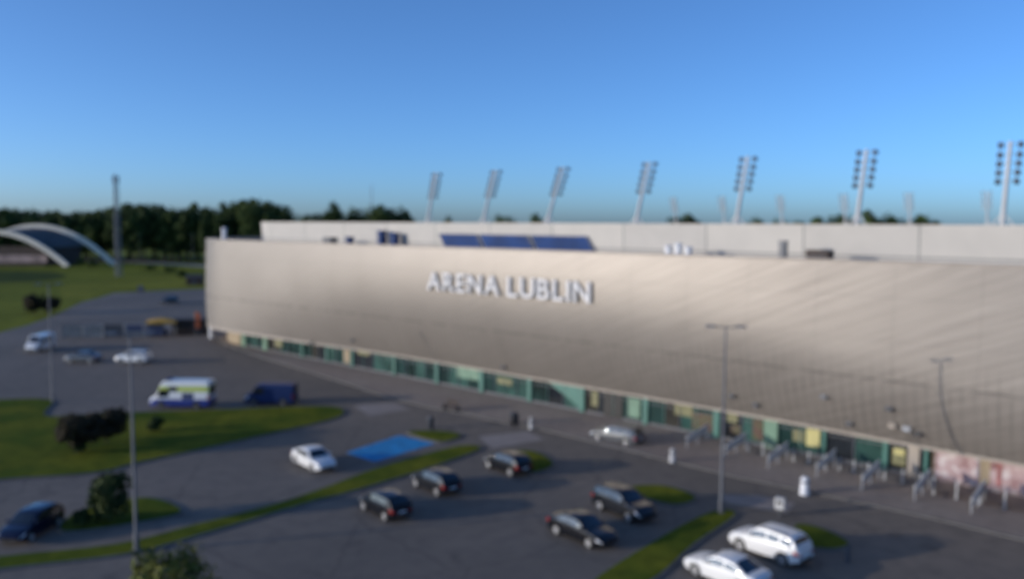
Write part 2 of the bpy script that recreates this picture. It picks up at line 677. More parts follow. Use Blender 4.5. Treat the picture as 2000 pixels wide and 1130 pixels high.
island([(-260, 800), (-60, 785), (96, 781), (86, 812), (160, 812), (270, 806), (400, 802), (560, 796), (645, 795), (672, 805), (640, 822), (480, 859), (270, 905), (180, 925), (0, 938), (-260, 960)])
island([(135, 1012), (190, 988), (292, 974), (354, 1001), (270, 1022), (128, 1040)])
island([(-120, 1110), (0, 1089), (228, 1065), (380, 1027), (532, 988), (640, 952), (733, 917), (866, 879), (914, 871), (937, 878), (866, 905), (790, 930), (676, 964), (600, 984), (380, 1049), (243, 1084), (0, 1113), (-120, 1135)])
island([(796, 845), (858, 843), (900, 851), (858, 864)])
island([(1004, 884), (1045, 884), (1080, 907), (1045, 924), (1012, 915)])
island([(1214, 956), (1272, 949), (1318, 955), (1358, 974), (1322, 987), (1266, 976)])
island([(1388, 1002), (1436, 1006), (1354, 1064), (1262, 1140), (1150, 1146), (1283, 1056)])
island([(1552, 1027), (1600, 1033), (1657, 1062), (1620, 1074), (1566, 1062)])

bp_ = [at(*p) for p in ((675, 884), (780, 850), (851, 866), (731, 902))]
tag_ = sheet('blue_parking_bay', bp_, .032, 'blue_paint')
struct(tag_)
# white edge lines of the blue bays
mb = MB()
for i, j in ((0, 1), (1, 2), (2, 3), (3, 0)):
    a_, b_ = bp_[i], bp_[j]
    d_ = (b_ - a_).normalized()
    s_ = Vector((-d_.y, d_.x, 0)) * .05
    mb.add([(p.x, p.y, .037) for p in (a_ - s_, b_ - s_, b_ + s_, a_ + s_)], [(0, 1, 2, 3)])
mb.build('bay_line', mat('worn_white_line', (.16, .24, .36), .8, var=.5, scale=2), tag_)

for q in ([(1402, 966), (1480, 966), (1552, 982), (1538, 1002), (1470, 990), (1420, 982)], [(934, 852), (1030, 842), (1064, 858), (960, 876)], [(690, 792), (770, 786), (800, 799), (722, 812)]):
    struct(sheet('pavement_patch', [at(*p) for p in q], .03, 'lightpave'))

# distant road beyond the meadow
rd = [at(-60, 506), at(210, 507), at(300, 511), at(400, 517), at(520, 524), at(520, 532), at(400, 522), at(300, 515), at(210, 511), at(-60, 510)]
struct(sheet('road', rd, .03, 'lightpave'))

M['mown'] = two_scale('mown_grass', (.16, .165, .026), (.26, .245, .036), (.12, .125, .02), .03, .3, bump=.5, bscale=3, spec=.02)
M['rough'] = two_scale('hall_shadow_grass', (.05, .07, .02), (.085, .10, .026), (.04, .055, .016), .05, .4, bump=.6, bscale=2, spec=.02)  # darker grass tone, the arched hall's shadow painted into the colour
struct(sheet('mown_grass', smooth_poly([at(*p) for p in ((120, 560), (200, 546), (300, 538), (392, 540), (420, 556), (396, 560), (300, 564), (222, 568), (170, 580), (140, 590))]), .012, 'mown'))
struct(sheet('hall_shadow_grass', smooth_poly([at(*p) for p in ((-120, 533), (0, 529), (90, 530), (130, 538), (90, 548), (0, 552), (-120, 556))]), .012, 'rough'))  # flat sheet that paints the hall's shadow on the meadow

# ------------------------------------------------------------------ stadium
A = Vector((.746, -.666, 0)).normalized()
N = Vector((.666, .746, 0)).normalized()
AZ = math.atan2(A.y, A.x)
O = Vector((-43.0, 120.2, 0))
LEN, WID, RAD = 150.0, 124.0, 17.4


def W(s, n, z=0.0):
    return O + A * s + N * n + Vector((0, 0, z))


def s_of(u, v, n):
    r = ray(u, v)
    k = r.x / r.y
    q = O + N * n
    return (k * q.y - q.x) / (A.x - k * A.y)


def loop(off, step=1.2):
    """closed rounded rectangle at inward offset off: list of (point, outward normal, arc length, s)"""
    r = max(RAD - off, 2.0)
    s0, s1, n0, n1 = -RAD + off, LEN + RAD - off, off, WID - off
    segs = [((s0 + r, n0), (s1 - r, n0)), ('arc', (s1 - r, n0 + r), -90), ((s1, n0 + r), (s1, n1 - r)), ('arc', (s1 - r, n1 - r), 0),
            ((s1 - r, n1), (s0 + r, n1)), ('arc', (s0 + r, n1 - r), 90), ((s0, n1 - r), (s0, n0 + r)), ('arc', (s0 + r, n0 + r), 180)]
    pts, acc = [], 0
    for g_ in segs:
        if g_[0] == 'arc':
            c, a0 = g_[1], g_[2]
            m = 14
            for k in range(m):
                t = R(a0 + 90 * k / m)
                pts.append(((c[0] + r * math.cos(t), c[1] + r * math.sin(t)), (math.cos(t), math.sin(t))))
        else:
            (x0, y0), (x1, y1) = g_
            d = math.hypot(x1 - x0, y1 - y0)
            m = max(1, int(d / step))
            nx, ny = (y1 - y0) / d, -(x1 - x0) / d
            for k in range(m):
                pts.append(((x0 + (x1 - x0) * k / m, y0 + (y1 - y0) * k / m), (nx, ny)))
    out = []
    for i, (p, q) in enumerate(pts):
        if i:
            acc += math.hypot(p[0] - pts[i - 1][0][0], p[1] - pts[i - 1][0][1])
        out.append((p, q, acc))
    return out


def loft(prof, base_off=0.0, tuck=None, step=1.2, ofun=None):
    """prof: list of (z, inward offset, tuck weight)"""
    lp = loop(base_off, step)
    n = len(lp)
    mb = MB()
    vs, uv = [], []
    for (p, q, acc) in lp:
        t = tuck(p[0], p[1]) if tuck else 0
        for z, off, wt in prof:
            o = ofun(p[0], p[1], z) if ofun else off + wt * t
            vs.append(W(p[0] - q[0] * o, p[1] - q[1] * o, z))
            uv.append((acc, z))
    k = len(prof)
    fs = []
    for i in range(n):
        j = (i + 1) % n
        for m in range(k - 1):
            fs.append((i * k + m, j * k + m, j * k + m + 1, i * k + m + 1))
    mb.add(vs, fs)
    mb.uv = uv
    return mb


def sstep(a, b, x):
    t = min(1, max(0, (x - a) / (b - a)))
    return t * t * (3 - 2 * t)


def tuck(s, n):
    if n > 4 or s < 0:
        return .15
    return .15 + 2.65 * sstep(-2, 42, s) - 1.5 * sstep(76, 112, s)


st = thing('stadium', 'large football stadium clad in curved taupe metal sheets with a green glazed ground floor', 'stadium', tuple(O))
st.rotation_euler = (0, 0, 0)


def under(o, p=None):
    """parent o to p while keeping its world placement"""
    p = p or st
    o.parent = p
    o.matrix_parent_inverse = Matrix.Translation(-Vector(p.location)) if p.rotation_euler.z == 0 else p.matrix_basis.inverted()
    return o


ZB, ZT = 2.65, 15.9


def zm_of(s, n):
    if n > 4 or s < -6:
        return 7.0
    return 8.2 + 4.2 * sstep(-6, 34, s) - 5.0 * sstep(68, 112, s)


def facade_off(s, n, z):
    zm = zm_of(s, n)
    if z < zm:
        return tuck(s, n) * ((zm - z) / (zm - ZB)) ** 2.25
    return .25 * ((z - zm) / (ZT - zm)) ** 1.8


prof = [(ZB + (ZT - ZB) * k / 22, 0, 0) for k in range(23)]
under(loft(prof, 0, None, ofun=facade_off).build('facade', 'facade', smooth=50))
cap = loft([(ZT - .02, .19, 0), (ZT + .1, .19, 0), (ZT + .1, 1.15, 0), (ZT - 1.0, 1.15, 0)], 0)
under(cap.build('parapet_cap', 'cream'))
fas = loft([(ZB + .25, .05, 1), (ZB + .25, -.05, 1), (ZB - .12, -.05, 1), (ZB - .12, .25, 1)], 0, tuck)
under(fas.build('fascia', 'cream'))
sof = loft([(ZB - .08, .25, 1), (ZB - .04, 4.2, 0)], 0, tuck)
under(sof.build('soffit', 'cream'))
GN = 3.05          # the glazing line, inward of the facade line
bw = loft([(-.05, GN + .5, 0), (ZB + .05, GN + .5, 0)], 0)
under(bw.build('lobby_wall', 'darkwall'))
tf = loft([(14.9, 1.15, 0), (14.9, 9.2, 0)], 0)
under(tf.build('terrace', 'roof'))
RN = 8.7
rw = loft([(15.35, RN, 0), (18.45, RN - .2, 0), (18.6, RN - .2, 0), (18.6, RN + .4, 0)], 0)
under(rw.build('upper_wall', 'ring', smooth=40))
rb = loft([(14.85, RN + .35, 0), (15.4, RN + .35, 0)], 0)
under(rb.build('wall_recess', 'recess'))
rc = loft([(18.45, RN + .4, 0), (17.6, 24, 0), (16.5, 38, 0), (16.2, 38, 0)], 0)
under(rc.build('roof', 'roof'))
sd = loft([(15.8, 20, 0), (1.2, 46, 0)], 0)
under(sd.build('stand', 'pitch'))

# blue windows in the upper wall
sB = [s_of(u, 468, RN) for u in (860, 934, 938, 1034, 1038, 1150)]
for i in range(3):
    s0, s1 = sB[2 * i], sB[2 * i + 1]
    mb = MB()
    f_ = [W(s0 + .1, RN - .32, 17.25), W(s1 - .1, RN - .32, 17.25), W(s1 + 1.0, RN - .32, 15.6), W(s0 + 1.2, RN - .32, 15.6)]
    b_ = [p + N * .35 for p in f_]
    mb.add(f_ + b_, [(0, 1, 2, 3), (7, 6, 5, 4), (0, 4, 5, 1), (1, 5, 6, 2), (2, 6, 7, 3), (3, 7, 4, 0)])
    under(mb.build('blue_panel', 'bluepanel'))
    mb = MB()
    for a_, b2 in ((f_[0], f_[1]), (f_[1], f_[2]), (f_[3], f_[0])):
        mb.bar(a_, b2, .08, .08)
    under(mb.build('panel_frame', 'greysteel'))

# --- ground-floor glazing, bay by bay
def wallpiece(s0, s1, z0, z1, n, th=.06):
    mb = MB()
    f_ = [W(s0, n, z0), W(s1, n, z0), W(s1, n, z1), W(s0, n, z1)]
    b_ = [p + N * th for p in f_]
    return mb.add(f_ + b_, [(0, 1, 2, 3), (7, 6, 5, 4), (0, 4, 5, 1), (1, 5, 6, 2), (2, 6, 7, 3), (3, 7, 4, 0)])


def su(u):
    return s_of(u, 437 + 18.5 * F / max(60, (W(50, GN).y)), GN) if False else s_u(u)


def s_u(u):
    # station along the glazing below photograph column u
    v = 800
    for _ in range(4):
        s = s_of(u, v, GN)
        p = W(s, GN)
        q = co.matrix_world.inverted() @ p
        v = 565 - q.y / -q.z * F
    return s


# sandy wall and white pillar at the rounded corner
lp = [x for x in loop(GN, 1.2)]
mb = MB()
cor = [x for x in lp if x[0][0] < 0 and x[0][1] < 40]
cor.sort(key=lambda x: x[2])
e0 = s_u(470)
pts_ = [(p, q) for p, q, _ in cor] + [((e0 * k / 4, GN), (0, -1)) for k in range(0, 5)]
vs = []
for p, q in pts_:
    vs += [W(p[0], p[1], -.05), W(p[0], p[1], ZB + .02)]
mb.add(vs, [(2 * i, 2 * i + 2, 2 * i + 3, 2 * i + 1) for i in range(len(pts_) - 1)])
under(mb.build('corner_wall', 'brick'))
pp = at(413, 660)
mb = MB()
mb.tube((pp.x, pp.y, -.05), (pp.x, pp.y, ZB), .32, .32, 14)
under(mb.build('pillar', 'white', smooth=40))

cols = [(478, 12), (520, 12), (592, 5), (640, 5), (690, 5), (772, 6), (855, 7), (942, 9), (1036, 8), (1138, 11), (1262, 10), (1400, 12), (1506, 26), (1610, 5), (1729, 9), (1808, 6)]
ss = [s_u(c[0]) for c in cols] + [s_u(1822)]
rnd = random.Random(4)
for i, (u, wpx) in enumerate(cols):
    s = ss[i]
    d = W(s, GN).y
    hw = wpx * d / F * .55
    o = wallpiece(s - hw, s + hw, -.02, ZB - .02, GN - .22, .3).build('mullion', 'palegreen' if u in (478, 520, 1506) else 'green', bevel=.02)
    under(o)
    s2 = ss[i + 1]
    nx = cols[i + 1][1] * d / F * .55 if i + 1 < len(cols) else .2
    pl_ = wallpiece(s + hw + .02, s2 - nx - .02, -.02, .28, GN - .04, .12).build('plinth', 'greysteel')
    under(pl_)
    k = max(1, int((s2 - s) / 1.7))
    q0, q1 = s + hw + .02, s2 - nx - .02
    for j in range(k):
        a_, b_ = q0 + (q1 - q0) * j / k, q0 + (q1 - q0) * (j + 1) / k
        under(wallpiece(a_ + .02, b_ - .02, .3, ZB - .1, GN, .05).build('glass_pane', rnd.choice(['storeglass', 'storeglass', 'storeglass_pale', 'storeglass_dim', 'glass'])))
        if j:
            mb = MB()
            mb.bar(W(a_, GN - .05, .285), W(a_, GN - .05, ZB - .1), .12, .1)
            under(mb.build('glazing_bar', 'pale_bar' if (i + j) % 2 else 'greysteel'))
    mb = MB()
    mb.bar(W(q0, GN - .03, 2.05), W(q1, GN - .03, 2.05), .05, .05)
    under(mb.build('transom', 'greysteel'))


def poster(u0, u1, z0, z1, material, name='poster', dn=.08):
    under(wallpiece(s_u(u0), s_u(u1), z0, z1, GN - dn, .04).build(name, material))


M['lit'] = mat('bright_yellow_notice', (.50, .44, .17), .5, var=.1, scale=2)
M['redmotif'] = mat('red_motif', (.34, .12, .11), .7, var=.3, scale=1.5)
M['redgreen'] = mat('red_green_display', (.085, .022, .02), .6, col2=(.06, .075, .022), scale=1.2)
poster(538, 552, .9, 2.3, 'yellow')
poster(672, 684, .5, 2.2, 'brick', 'door')
poster(700, 722, 1.9, 2.5, 'yellow')
poster(893, 936, 1.3, 2.5, 'palegreen', 'fabric_panel')
poster(972, 1000, 1.4, 2.1, 'yellow')
poster(1156, 1168, .9, 2.3, 'yellow')
poster(1180, 1216, .0, 2.45, 'blackdoor', 'door')
poster(1226, 1250, .5, 2.3, 'palegreen', 'fabric_panel')
poster(1318, 1352, 1.5, 2.5, 'yellow')
poster(1352, 1392, .5, 2.0, 'redgreen', 'display_board')
poster(1420, 1440, 1.7, 2.45, 'yellow')
poster(1428, 1446, .8, 1.5, 'redgreen', 'display_board')
poster(1470, 1490, .6, 2.3, 'redgreen', 'display_board')
poster(1548, 1570, 1.1, 2.0, 'yellow')
poster(1574, 1600, .9, 2.3, 'lit')
poster(1742, 1768, .7, 2.0, 'yellow', 'poster')
poster(1745, 1765, 1.5, 1.95, 'lit', 'poster', .13)
poster(1772, 1794, .0, 2.45, 'cream', 'door')
# diagonal green stair string behind the glass
sa, sb = s_u(1062), s_u(1134)
mb = MB()
f_ = [W(sa + .6, GN - .1, 2.5), W(sb, GN - .1, 2.5), W(sb, GN - .1, .5), W(sb - .5, GN - .1, .7)]
mb.add(f_ + [p + N * .06 for p in f_], [(0, 1, 2, 3), (7, 6, 5, 4), (0, 4, 5, 1), (1, 5, 6, 2), (2, 6, 7, 3), (3, 7, 4, 0)])
under(mb.build('stair_string', 'green'))

# painted wall towards the right end
muE = LEN
m0 = s_u(1822)
mw = wallpiece(m0, m0 + 40, -.02, ZB - .05, GN - .05, .1).build('painted_wall', 'mural')
under(mw)
for u0, u1, c in ((1912, 1932, 'brick'), (1946, 1954, 'redmotif')):
    under(wallpiece(s_u(u0), s_u(u1), .5, 2.2, GN - .09, .04).build('mural_motif', c))
for q in range(0, 5):
    mb = MB()
    mb.bar(W(m0 + q * 3.2, GN - .1, -.02), W(m0 + q * 3.2, GN - .1, ZB - .05), .1, .1)
    under(mb.build('wall_batten', 'brick'))

# small fittings low on the facade: cameras, loudspeakers, lamps
for i, (u, v, c) in enumerate(((985, 716, 'darksteel'), (1430, 772, 'darksteel'), (1478, 790, 'darksteel'), (1610, 774, 'greysteel'), (1738, 797, 'darksteel'), (1660, 826, 'darksteel'), (1744, 830, 'cream'), (1772, 836, 'concrete'), (1794, 846, 'plastic'), (690, 664, 'darksteel'), (610, 668, 'darksteel'))):
    # find the point on the facade under this pixel: march along the ray
    r_ = ray(u, v)
    for kk in range(2000):
        p = Vector((0, 0, H)) + r_ * (40 + kk * .05)
        rel = p - O
        s, nn = rel.dot(A), rel.dot(N)
        if nn > facade_off(s, 0, p.z):
            break
    mt = Matrix.Translation(p - N * .12) @ Matrix.Rotation(AZ, 4, 'Z')
    mb = MB()
    wd = .26
    mb.box(-wd, wd, -.18, .1, -.16, .16, mt)
    mb.box(-.06, .06, .05, .6, -.05, .05, mt)
    under(mb.build('wall_lamp' if c != 'plastic' else 'loudspeaker', c, bevel=.04))

# roof terrace fittings (each can be lifted away)
def box_unit(u, n, wd, dp, z1, material, name, label, cat, group=None, lid=None, z0=14.92):
    s = s_of(u, 470, n)
    t = thing(name, label, cat, tuple(W(s, n, z0)), AZ, group)
    mb = MB()
    mb.box(-wd / 2, wd / 2, -dp / 2, dp / 2, .06, z1 - z0)
    mb.build('casing', material, t, bevel=.05)
    mb = MB()
    mb.box(-wd / 2 - .05, wd / 2 + .05, -dp / 2 - .05, dp / 2 + .05, z1 - z0 + .003, z1 - z0 + .11)
    mb.build('lid', lid or material, t, bevel=.03)
    mb = MB()
    for sx in (-1, 1):
        mb.box(sx * wd * .35 - .06, sx * wd * .35 + .06, -dp / 2, dp / 2, -.02, .06)
    mb.build('skid', 'darksteel', t)
    mb = MB()
    for k in range(4):
        zz = .3 + k * (z1 - z0 - .4) / 4
        mb.box(-wd * .36, wd * .36, -dp / 2 - .03, -dp / 2 + .005, zz, zz + .09)
    mb.build('louvre', 'darksteel' if material != 'darksteel' else 'greysteel', t)
    return t


box_unit(645, 5, 1.7, 1.2, 16.45, 'darksteel', 'ventilation_unit', 'dark low ventilation unit on the roof terrace near its left end', 'ventilation unit', 'ventilation units on the roof terrace')
box_unit(683, 5, .8, .8, 16.6, 'bluepanel', 'ventilation_unit', 'small navy ventilation unit on the terrace between dark unit and blue cabins', 'ventilation unit', 'ventilation units on the roof terrace')
box_unit(746, 7.6, .85, .9, 17.45, 'bluepanel', 'portable_cabin', 'taller narrow blue cabin standing on the roof terrace, left of a pair', 'cabin', 'blue cabins on the roof terrace')
box_unit(771, 7.6, .85, .9, 17.2, 'bluepanel', 'portable_cabin', 'shorter narrow blue cabin on the roof terrace, right of a pair', 'cabin', 'blue cabins on the roof terrace')
box_unit(1530, 5, .55, .6, 17.1, 'greysteel', 'ventilation_unit', 'narrow upright grey ventilation unit on the terrace under the fifth mast', 'ventilation unit', 'ventilation units on the roof terrace')
box_unit(1602, 5, 1.9, 1.0, 16.4, 'brown', 'ventilation_unit', 'long low dark brown ventilation unit on the terrace, rightmost unit', 'ventilation unit', 'ventilation units on the roof terrace')
for u, z1, lab in ((1306, 16.6, 'first white ventilation stack on the terrace, leftmost of three'), (1325, 16.8, 'middle one of three white ventilation stacks on the roof terrace'), (1345, 16.5, 'right hand and shortest one of three white ventilation stacks on terrace'), (438, 17.7, 'white ventilation stack standing alone above the left rounded corner of the stadium')):
    n_ = 5 if u > 500 else 4.2
    s = s_of(u, 470, n_)
    t = thing('ventilation_stack', lab, 'ventilation stack', tuple(W(s, n_, 14.92)), 0, 'white ventilation stacks on the roof terrace')
    mb = MB()
    mb.lathe([(.32, 0), (.32, z1 - 15.2), (.27, z1 - 15.15)], 16)
    mb.build('duct', 'white', t, smooth=40)
    mb = MB()
    mb.lathe([(.1, z1 - 15.14), (.42, z1 - 15.13), (.4, z1 - 15.0), (.15, z1 - 14.9)], 16)
    mb.build('cowl', 'white', t, smooth=40)

# stadium lettering
sign = thing('lettering_sign', 'raised white capital letters reading ARENA LUBLIN across the curved stadium facade', 'sign', tuple(W(45.4, -.2, 11.25)), AZ)
TXT = 'ARENA LUBLIN'
glyphs = []
for ch in TXT:
    if ch == ' ':
        glyphs.append(None)
        continue
    cu = bpy.data.curves.new('glyph', 'FONT')
    cu.body = ch
    cu.size = 2.0
    cu.extrude = .09
    cu.offset = .02
    to = bpy.data.objects.new('glyph', cu)
    C.objects.link(to)
    bpy.context.view_layer.update()
    me = bpy.data.meshes.new_from_object(to.evaluated_get(bpy.context.evaluated_depsgraph_get()))
    bpy.data.objects.remove(to)
    glyphs.append(me)
hmax = max(v.co.y for v in glyphs[0].vertices) - min(v.co.y for v in glyphs[0].vertices)
k_ = 1.95 / hmax
wid = [.25 if m is None else (max(v.co.x for v in m.vertices) - min(v.co.x for v in m.vertices)) * k_ for m in glyphs]
gap = .42
kx = (22.1 - gap * (len(TXT) - 1)) / sum(wid)
x = 0
for m, wd in zip(glyphs, wid):
    if m is not None:
        x0 = min(v.co.x for v in m.vertices)
        y0 = min(v.co.y for v in m.vertices)
        for v in m.vertices:
            v.co = Vector((x + (v.co.x - x0) * k_ * kx, v.co.z * 1.2, (v.co.y - y0) * k_))
        m.name = 'letter'
        m.materials.clear()
        m.materials.append(M['letter_white'])
        lo = bpy.data.objects.new('letter', m)
        C.objects.link(lo)
        lo.parent = sign
    x += wd * kx + gap
mb = MB()
for zz in (.35, 1.5):
    mb.bar((0, .22, zz), (22.1, .22, zz), .05, .05)
mb.build('mounting_rail', 'greysteel', sign)


# floodlight masts
def make_mast(label, loc, rz, lean):
    t = thing('floodlight_mast', label, 'floodlight mast', loc, rz, 'floodlight masts along the stadium roof')
    hgt = 6.5
    top = Vector((0, lean, hgt))
    mb = MB()
    mb.tube((0, 0, -.25), top, .19, .14, 12)
    mb.build('pole', 'concrete', t, smooth=40)
    mb = MB()
    mb.box(-.4, .4, -.4, .4, -.2, .06)
    for sx in (-1, 1):
        mb.bar((sx * .95, .25, -.15), (0, lean * .16, hgt * .16), .09, .09)
    mb.build('base_brace', 'concrete', t)
    mb = MB()
    ux = Vector((0, lean, hgt)).normalized()
    fr = [.54, .645, .75, .855, .975]
    for f in fr:
        c = top * f
        hw = .62 + .12 * (f - .5)
        mb.bar(c + Vector((-hw, 0, 0)), c + Vector((hw, 0, 0)), .05, .05)
    for sx in (-1, 1):
        mb.bar(top * fr[0] + Vector((sx * .6, 0, 0)), top * fr[-1] + Vector((sx * .66, 0, 0)), .045, .045)
    mb.build('crossarm', 'greysteel', t)
    for f in fr:
        for sx in (-1, 1):
            c = top * f + Vector((sx * (.62 + .12 * (f - .5)), .12, -.02))
            m_ = Matrix.Translation(c) @ Matrix.Rotation(R(-30), 4, 'X')
            mb = MB()
            mb.box(-.17, .17, -.12, .16, -.15, .15, m_)
            mb.box(-.2, .2, .162, .2, -.18, .18, m_)
            h_ = mb.build('floodlight', 'lampblack', t, bevel=.03)
            mb = MB()
            mb.box(-.15, .15, .203, .215, -.13, .13, m_)
            mb.build('lens', 'lamp_lens', h_)
    return t


ordn = ['leftmost', 'second', 'third', 'fourth', 'fifth', 'sixth', 'nearest and rightmost']
m0_ = None
for i, u in enumerate((834, 941, 1066, 1240, 1436, 1672, 1957)):
    nn = RN + 1.5
    s = s_of(u, 437, nn)
    lab = 'pale leaning floodlight mast, %s from the left of the near row on the stadium roof' % ordn[i] if 0 < i < 6 else ('pale leaning floodlight mast at the far left end of the near stadium row' if i == 0 else 'large pale floodlight mast at right edge, nearest of the near row')
    ln = [1.6, 2.4, 3.0, 2.5, 2.2, 1.9, 1.5][i]
    make_mast(lab, tuple(W(s, nn, 18.45)), AZ, ln)
for i, u in enumerate((1322, 1416, 1529, 1652, 1778, 1929)):
    nn = WID - RN - 1.5
    s = s_of(u, 437, nn)
    w6 = ['first', 'second', 'third', 'fourth', 'fifth', 'sixth and last'][i]
    make_mast('distant thin floodlight mast, %s from left of the far row across the stadium' % w6, tuple(W(s, nn, 18.45)), AZ + math.pi, 1.9)


# ------------------------------------------------------------------ lamp posts
def lamp_post(label, base, hgt, rz, arm=.8, group='street lamps around the car park'):
    t = thing('street_lamp', label, 'street lamp', (base.x, base.y, base.z), rz, group)
    mb = MB()
    mb.lathe([(.14, -.05), (.14, .9), (.10, 1.0), (.05, hgt), (.02, hgt + .05)], 12)
    mb.build('post', 'lampsteel', t, smooth=40)
    mb = MB()
    mb.lathe([(.24, -.05), (.24, .08), (.16, .12)], 12)
    mb.build('base_plate', 'kerb', t, smooth=40)
    mb = MB()
    mb.tube((-arm, 0, hgt - .02), (arm, 0, hgt - .02), .035, .035, 8)
    mb.build('arm', 'lampsteel', t, smooth=40)
    for sx in (-1, 1):
        mb = MB()
        x0, x1 = sorted((sx * arm * .75, sx * (arm + .45)))
        mb.box(x0, x1, -.14, .14, hgt - .03, hgt + .09)
        h_ = mb.build('lamp_head', 'greysteel', t, bevel=.03)
        mb = MB()
        mb.box(x0 + .08, x1 - .08, -.1, .1, hgt - .05, hgt - .033)
        mb.build('lens', 'lamp_lens', h_)
    return t


p = at(267, 1077)
p.z = .1
lamp_post('tall grey street lamp on the grass strip at lower left', p, 12.3, .2)
p = at(1408, 1003)
p.z = .1
lamp_post('tall grey double-headed street lamp at the tip of the right grass strip', p, 12.0, R(-8))
p = at(104, 786)
lamp_post('grey street lamp at the corner of the left lawn below the white van', p, 12.2, .4)
p = at(274, 512)
lamp_post('thin lamp by the distant road in front of the wood, near grey tower', p, 13, .4, group='lamps by the distant road')
p = at(377, 516)
lamp_post('thin lamp by the distant road close to the stadium corner', p, 13, .4, group='lamps by the distant road')

# lattice tower
tb = at(231, 540)
t = thing('lattice_tower', 'tall narrow grey lattice mast rising from the meadow in front of the wood', 'tower', tuple(tb))
hh = 34.0
mb = MB()
corn = lambda k, z: Vector(((1.3 - .4 * z / hh) * math.cos(k * 2.0944 + .4), (1.3 - .4 * z / hh) * math.sin(k * 2.0944 + .4), z))
for k in range(3):
    mb.tube(corn(k, -.2), corn(k, hh), .12, .09, 6)
mb.build('tower_leg', 'towersteel', t)
mb = MB()
nz = 20
for i in range(nz):
    z0, z1 = hh * i / nz, hh * (i + 1) / nz
    for k in range(3):
        mb.tube(corn(k, z0), corn((k + 1) % 3, z1), .09, .09, 5)
        mb.tube(corn((k + 1) % 3, z0), corn(k, z1), .09, .09, 5)
        mb.tube(corn(k, z1), corn((k + 1) % 3, z1), .07, .07, 5)
mb.build('bracing', 'towersteel', t)
mb = MB()
mb.tube((0, 0, 0), (0, 0, hh + .6), .16, .12, 8)
mb.build('cable_ladder', 'towersteel', t)
mb = MB()
for k in range(3):
    c = corn(k, hh - 1.4) * 1.1
    c.z = hh - 1.4
    mb.box(-.22, .22, -.15, .15, -1.1, 1.1, Matrix.Translation(c))
mb.build('antenna_panel', 'greysteel', t)

# thin aerial beyond the stadium
pa = at(727, 500)
pa = Vector((pa.x * .9, pa.y * .9, 0))
t = thing('radio_mast', 'very thin pale radio mast rising among the trees behind the stadium', 'radio mast', tuple(pa))
mb = MB()
mb.tube((0, 0, -.1), (0, 0, 38), .35, .12, 8)
mb.build('pole', 'greysteel', t, smooth=40)
mb = MB()
for zz in (33, 35.5):
    mb.bar((-.9, 0, zz), (.9, 0, zz), .1, .1)
mb.build('aerial', 'greysteel', t)

# arched hall on the left
hb = at(60, 528)
hall = thing('arched_hall', 'low barrel-roofed sports hall with two white arches and open ends at the left edge', 'hall', (hb.x, hb.y, 0))


def arch_pts(c, half, rise, dirv, m=28, f0=0.0, f1=1.0):
    out = []
    for k in range(m + 1):
        t = -1 + 2 * (f0 + (f1 - f0) * k / m)
        out.append(c + dirv * half * t + Vector((0, 0, rise * (1 - t * t))))
    return out


fR = at(132, 520)                       # right foot of the front arch
fV = Vector((1, .05, 0)).normalized()
# the apex of the front arch lies at the left margin of the photograph
half_f = (fR.x - at(-18, 520).x)
cF = fR - fV * half_f
rise_f = H - (452 - 432) / F * fR.y
DB = fR.y + 14
bR = Vector(((222 - 1000) / F * DB, DB, 0))
half_b = bR.x - (78 - 1000) / F * DB
cB = bR - fV * half_b
rise_b = H - (441 - 432) / F * bR.y
af = arch_pts(cF, half_f, rise_f, fV)
ab = arch_pts(cB, half_b, rise_b, fV)
for pts_ in (af, ab):
    mb = MB()
    for i in range(len(pts_) - 1):
        mb.bar(pts_[i], pts_[i + 1] + (pts_[i + 1] - pts_[i]) * .05, 1.6, 1.8)
    under(mb.build('arch_rib', 'pipe_white'), hall)
mb = MB()
f0, f1 = .16, .84
ra = arch_pts(cF, half_f * .97, rise_f - 1.0, fV, 24, f0, f1)
rb_ = arch_pts(cB, half_b * .97, rise_b - 1.0, fV, 24, f0, f1)
n = len(ra)
up = Vector((0, 0, .5))
vs = ra + rb_ + [p + up for p in ra] + [p + up for p in rb_]
fs = []
for i in range(n - 1):
    fs += [(i, i + 1, i + 1 + n, i + n), (i + 2 * n, i + 3 * n, i + 1 + 3 * n, i + 1 + 2 * n), (i, i + 2 * n, i + 1 + 2 * n, i + 1), (i + n, i + 1 + n, i + 1 + 3 * n, i + 3 * n)]
fs += [(0, n, 3 * n, 2 * n), (n - 1, 3 * n - 1, 4 * n - 1, 2 * n - 1)]
mb.add(vs, fs)
under(mb.build('roof', 'hallroof', smooth=30), hall)
mb = MB()
for q in (.14,):
    c0, c1 = cF.lerp(cB, .12), cF.lerp(cB, .9)
    for sx in (-1, 1):
        a_ = c0 + fV * half_f * .62 * sx
        b_ = c1 + fV * half_b * .62 * sx
        mb.add([a_, b_, b_ + Vector((0, 0, 9)), a_ + Vector((0, 0, 9))], [(0, 1, 2, 3)])
    a_, b_ = c0 - fV * half_f * .62, c0 + fV * half_f * .62
    mb.add([a_, b_, b_ + Vector((0, 0, 8.2)), a_ + Vector((0, 0, 8.2))], [(0, 1, 2, 3)])
under(mb.build('wall', 'brown'), hall)
mb = MB()
a_, b_ = c0 - fV * half_f * .66 - Vector((0, .4, 0)), c0 + fV * half_f * .66 - Vector((0, .4, 0))
mb.add([a_ + Vector((0, 0, 1.6)), b_ + Vector((0, 0, 1.6)), b_ + Vector((0, 0, 4.6)), a_ + Vector((0, 0, 4.6))], [(0, 1, 2, 3)])
mb.add([p + Vector((0, .25, 0)) for p in (a_ + Vector((0, 0, 1.6)), b_ + Vector((0, 0, 1.6)), b_ + Vector((0, 0, 4.6)), a_ + Vector((0, 0, 4.6)))], [(3, 2, 1, 0)])
under(mb.build('gallery', 'hallwall'), hall)


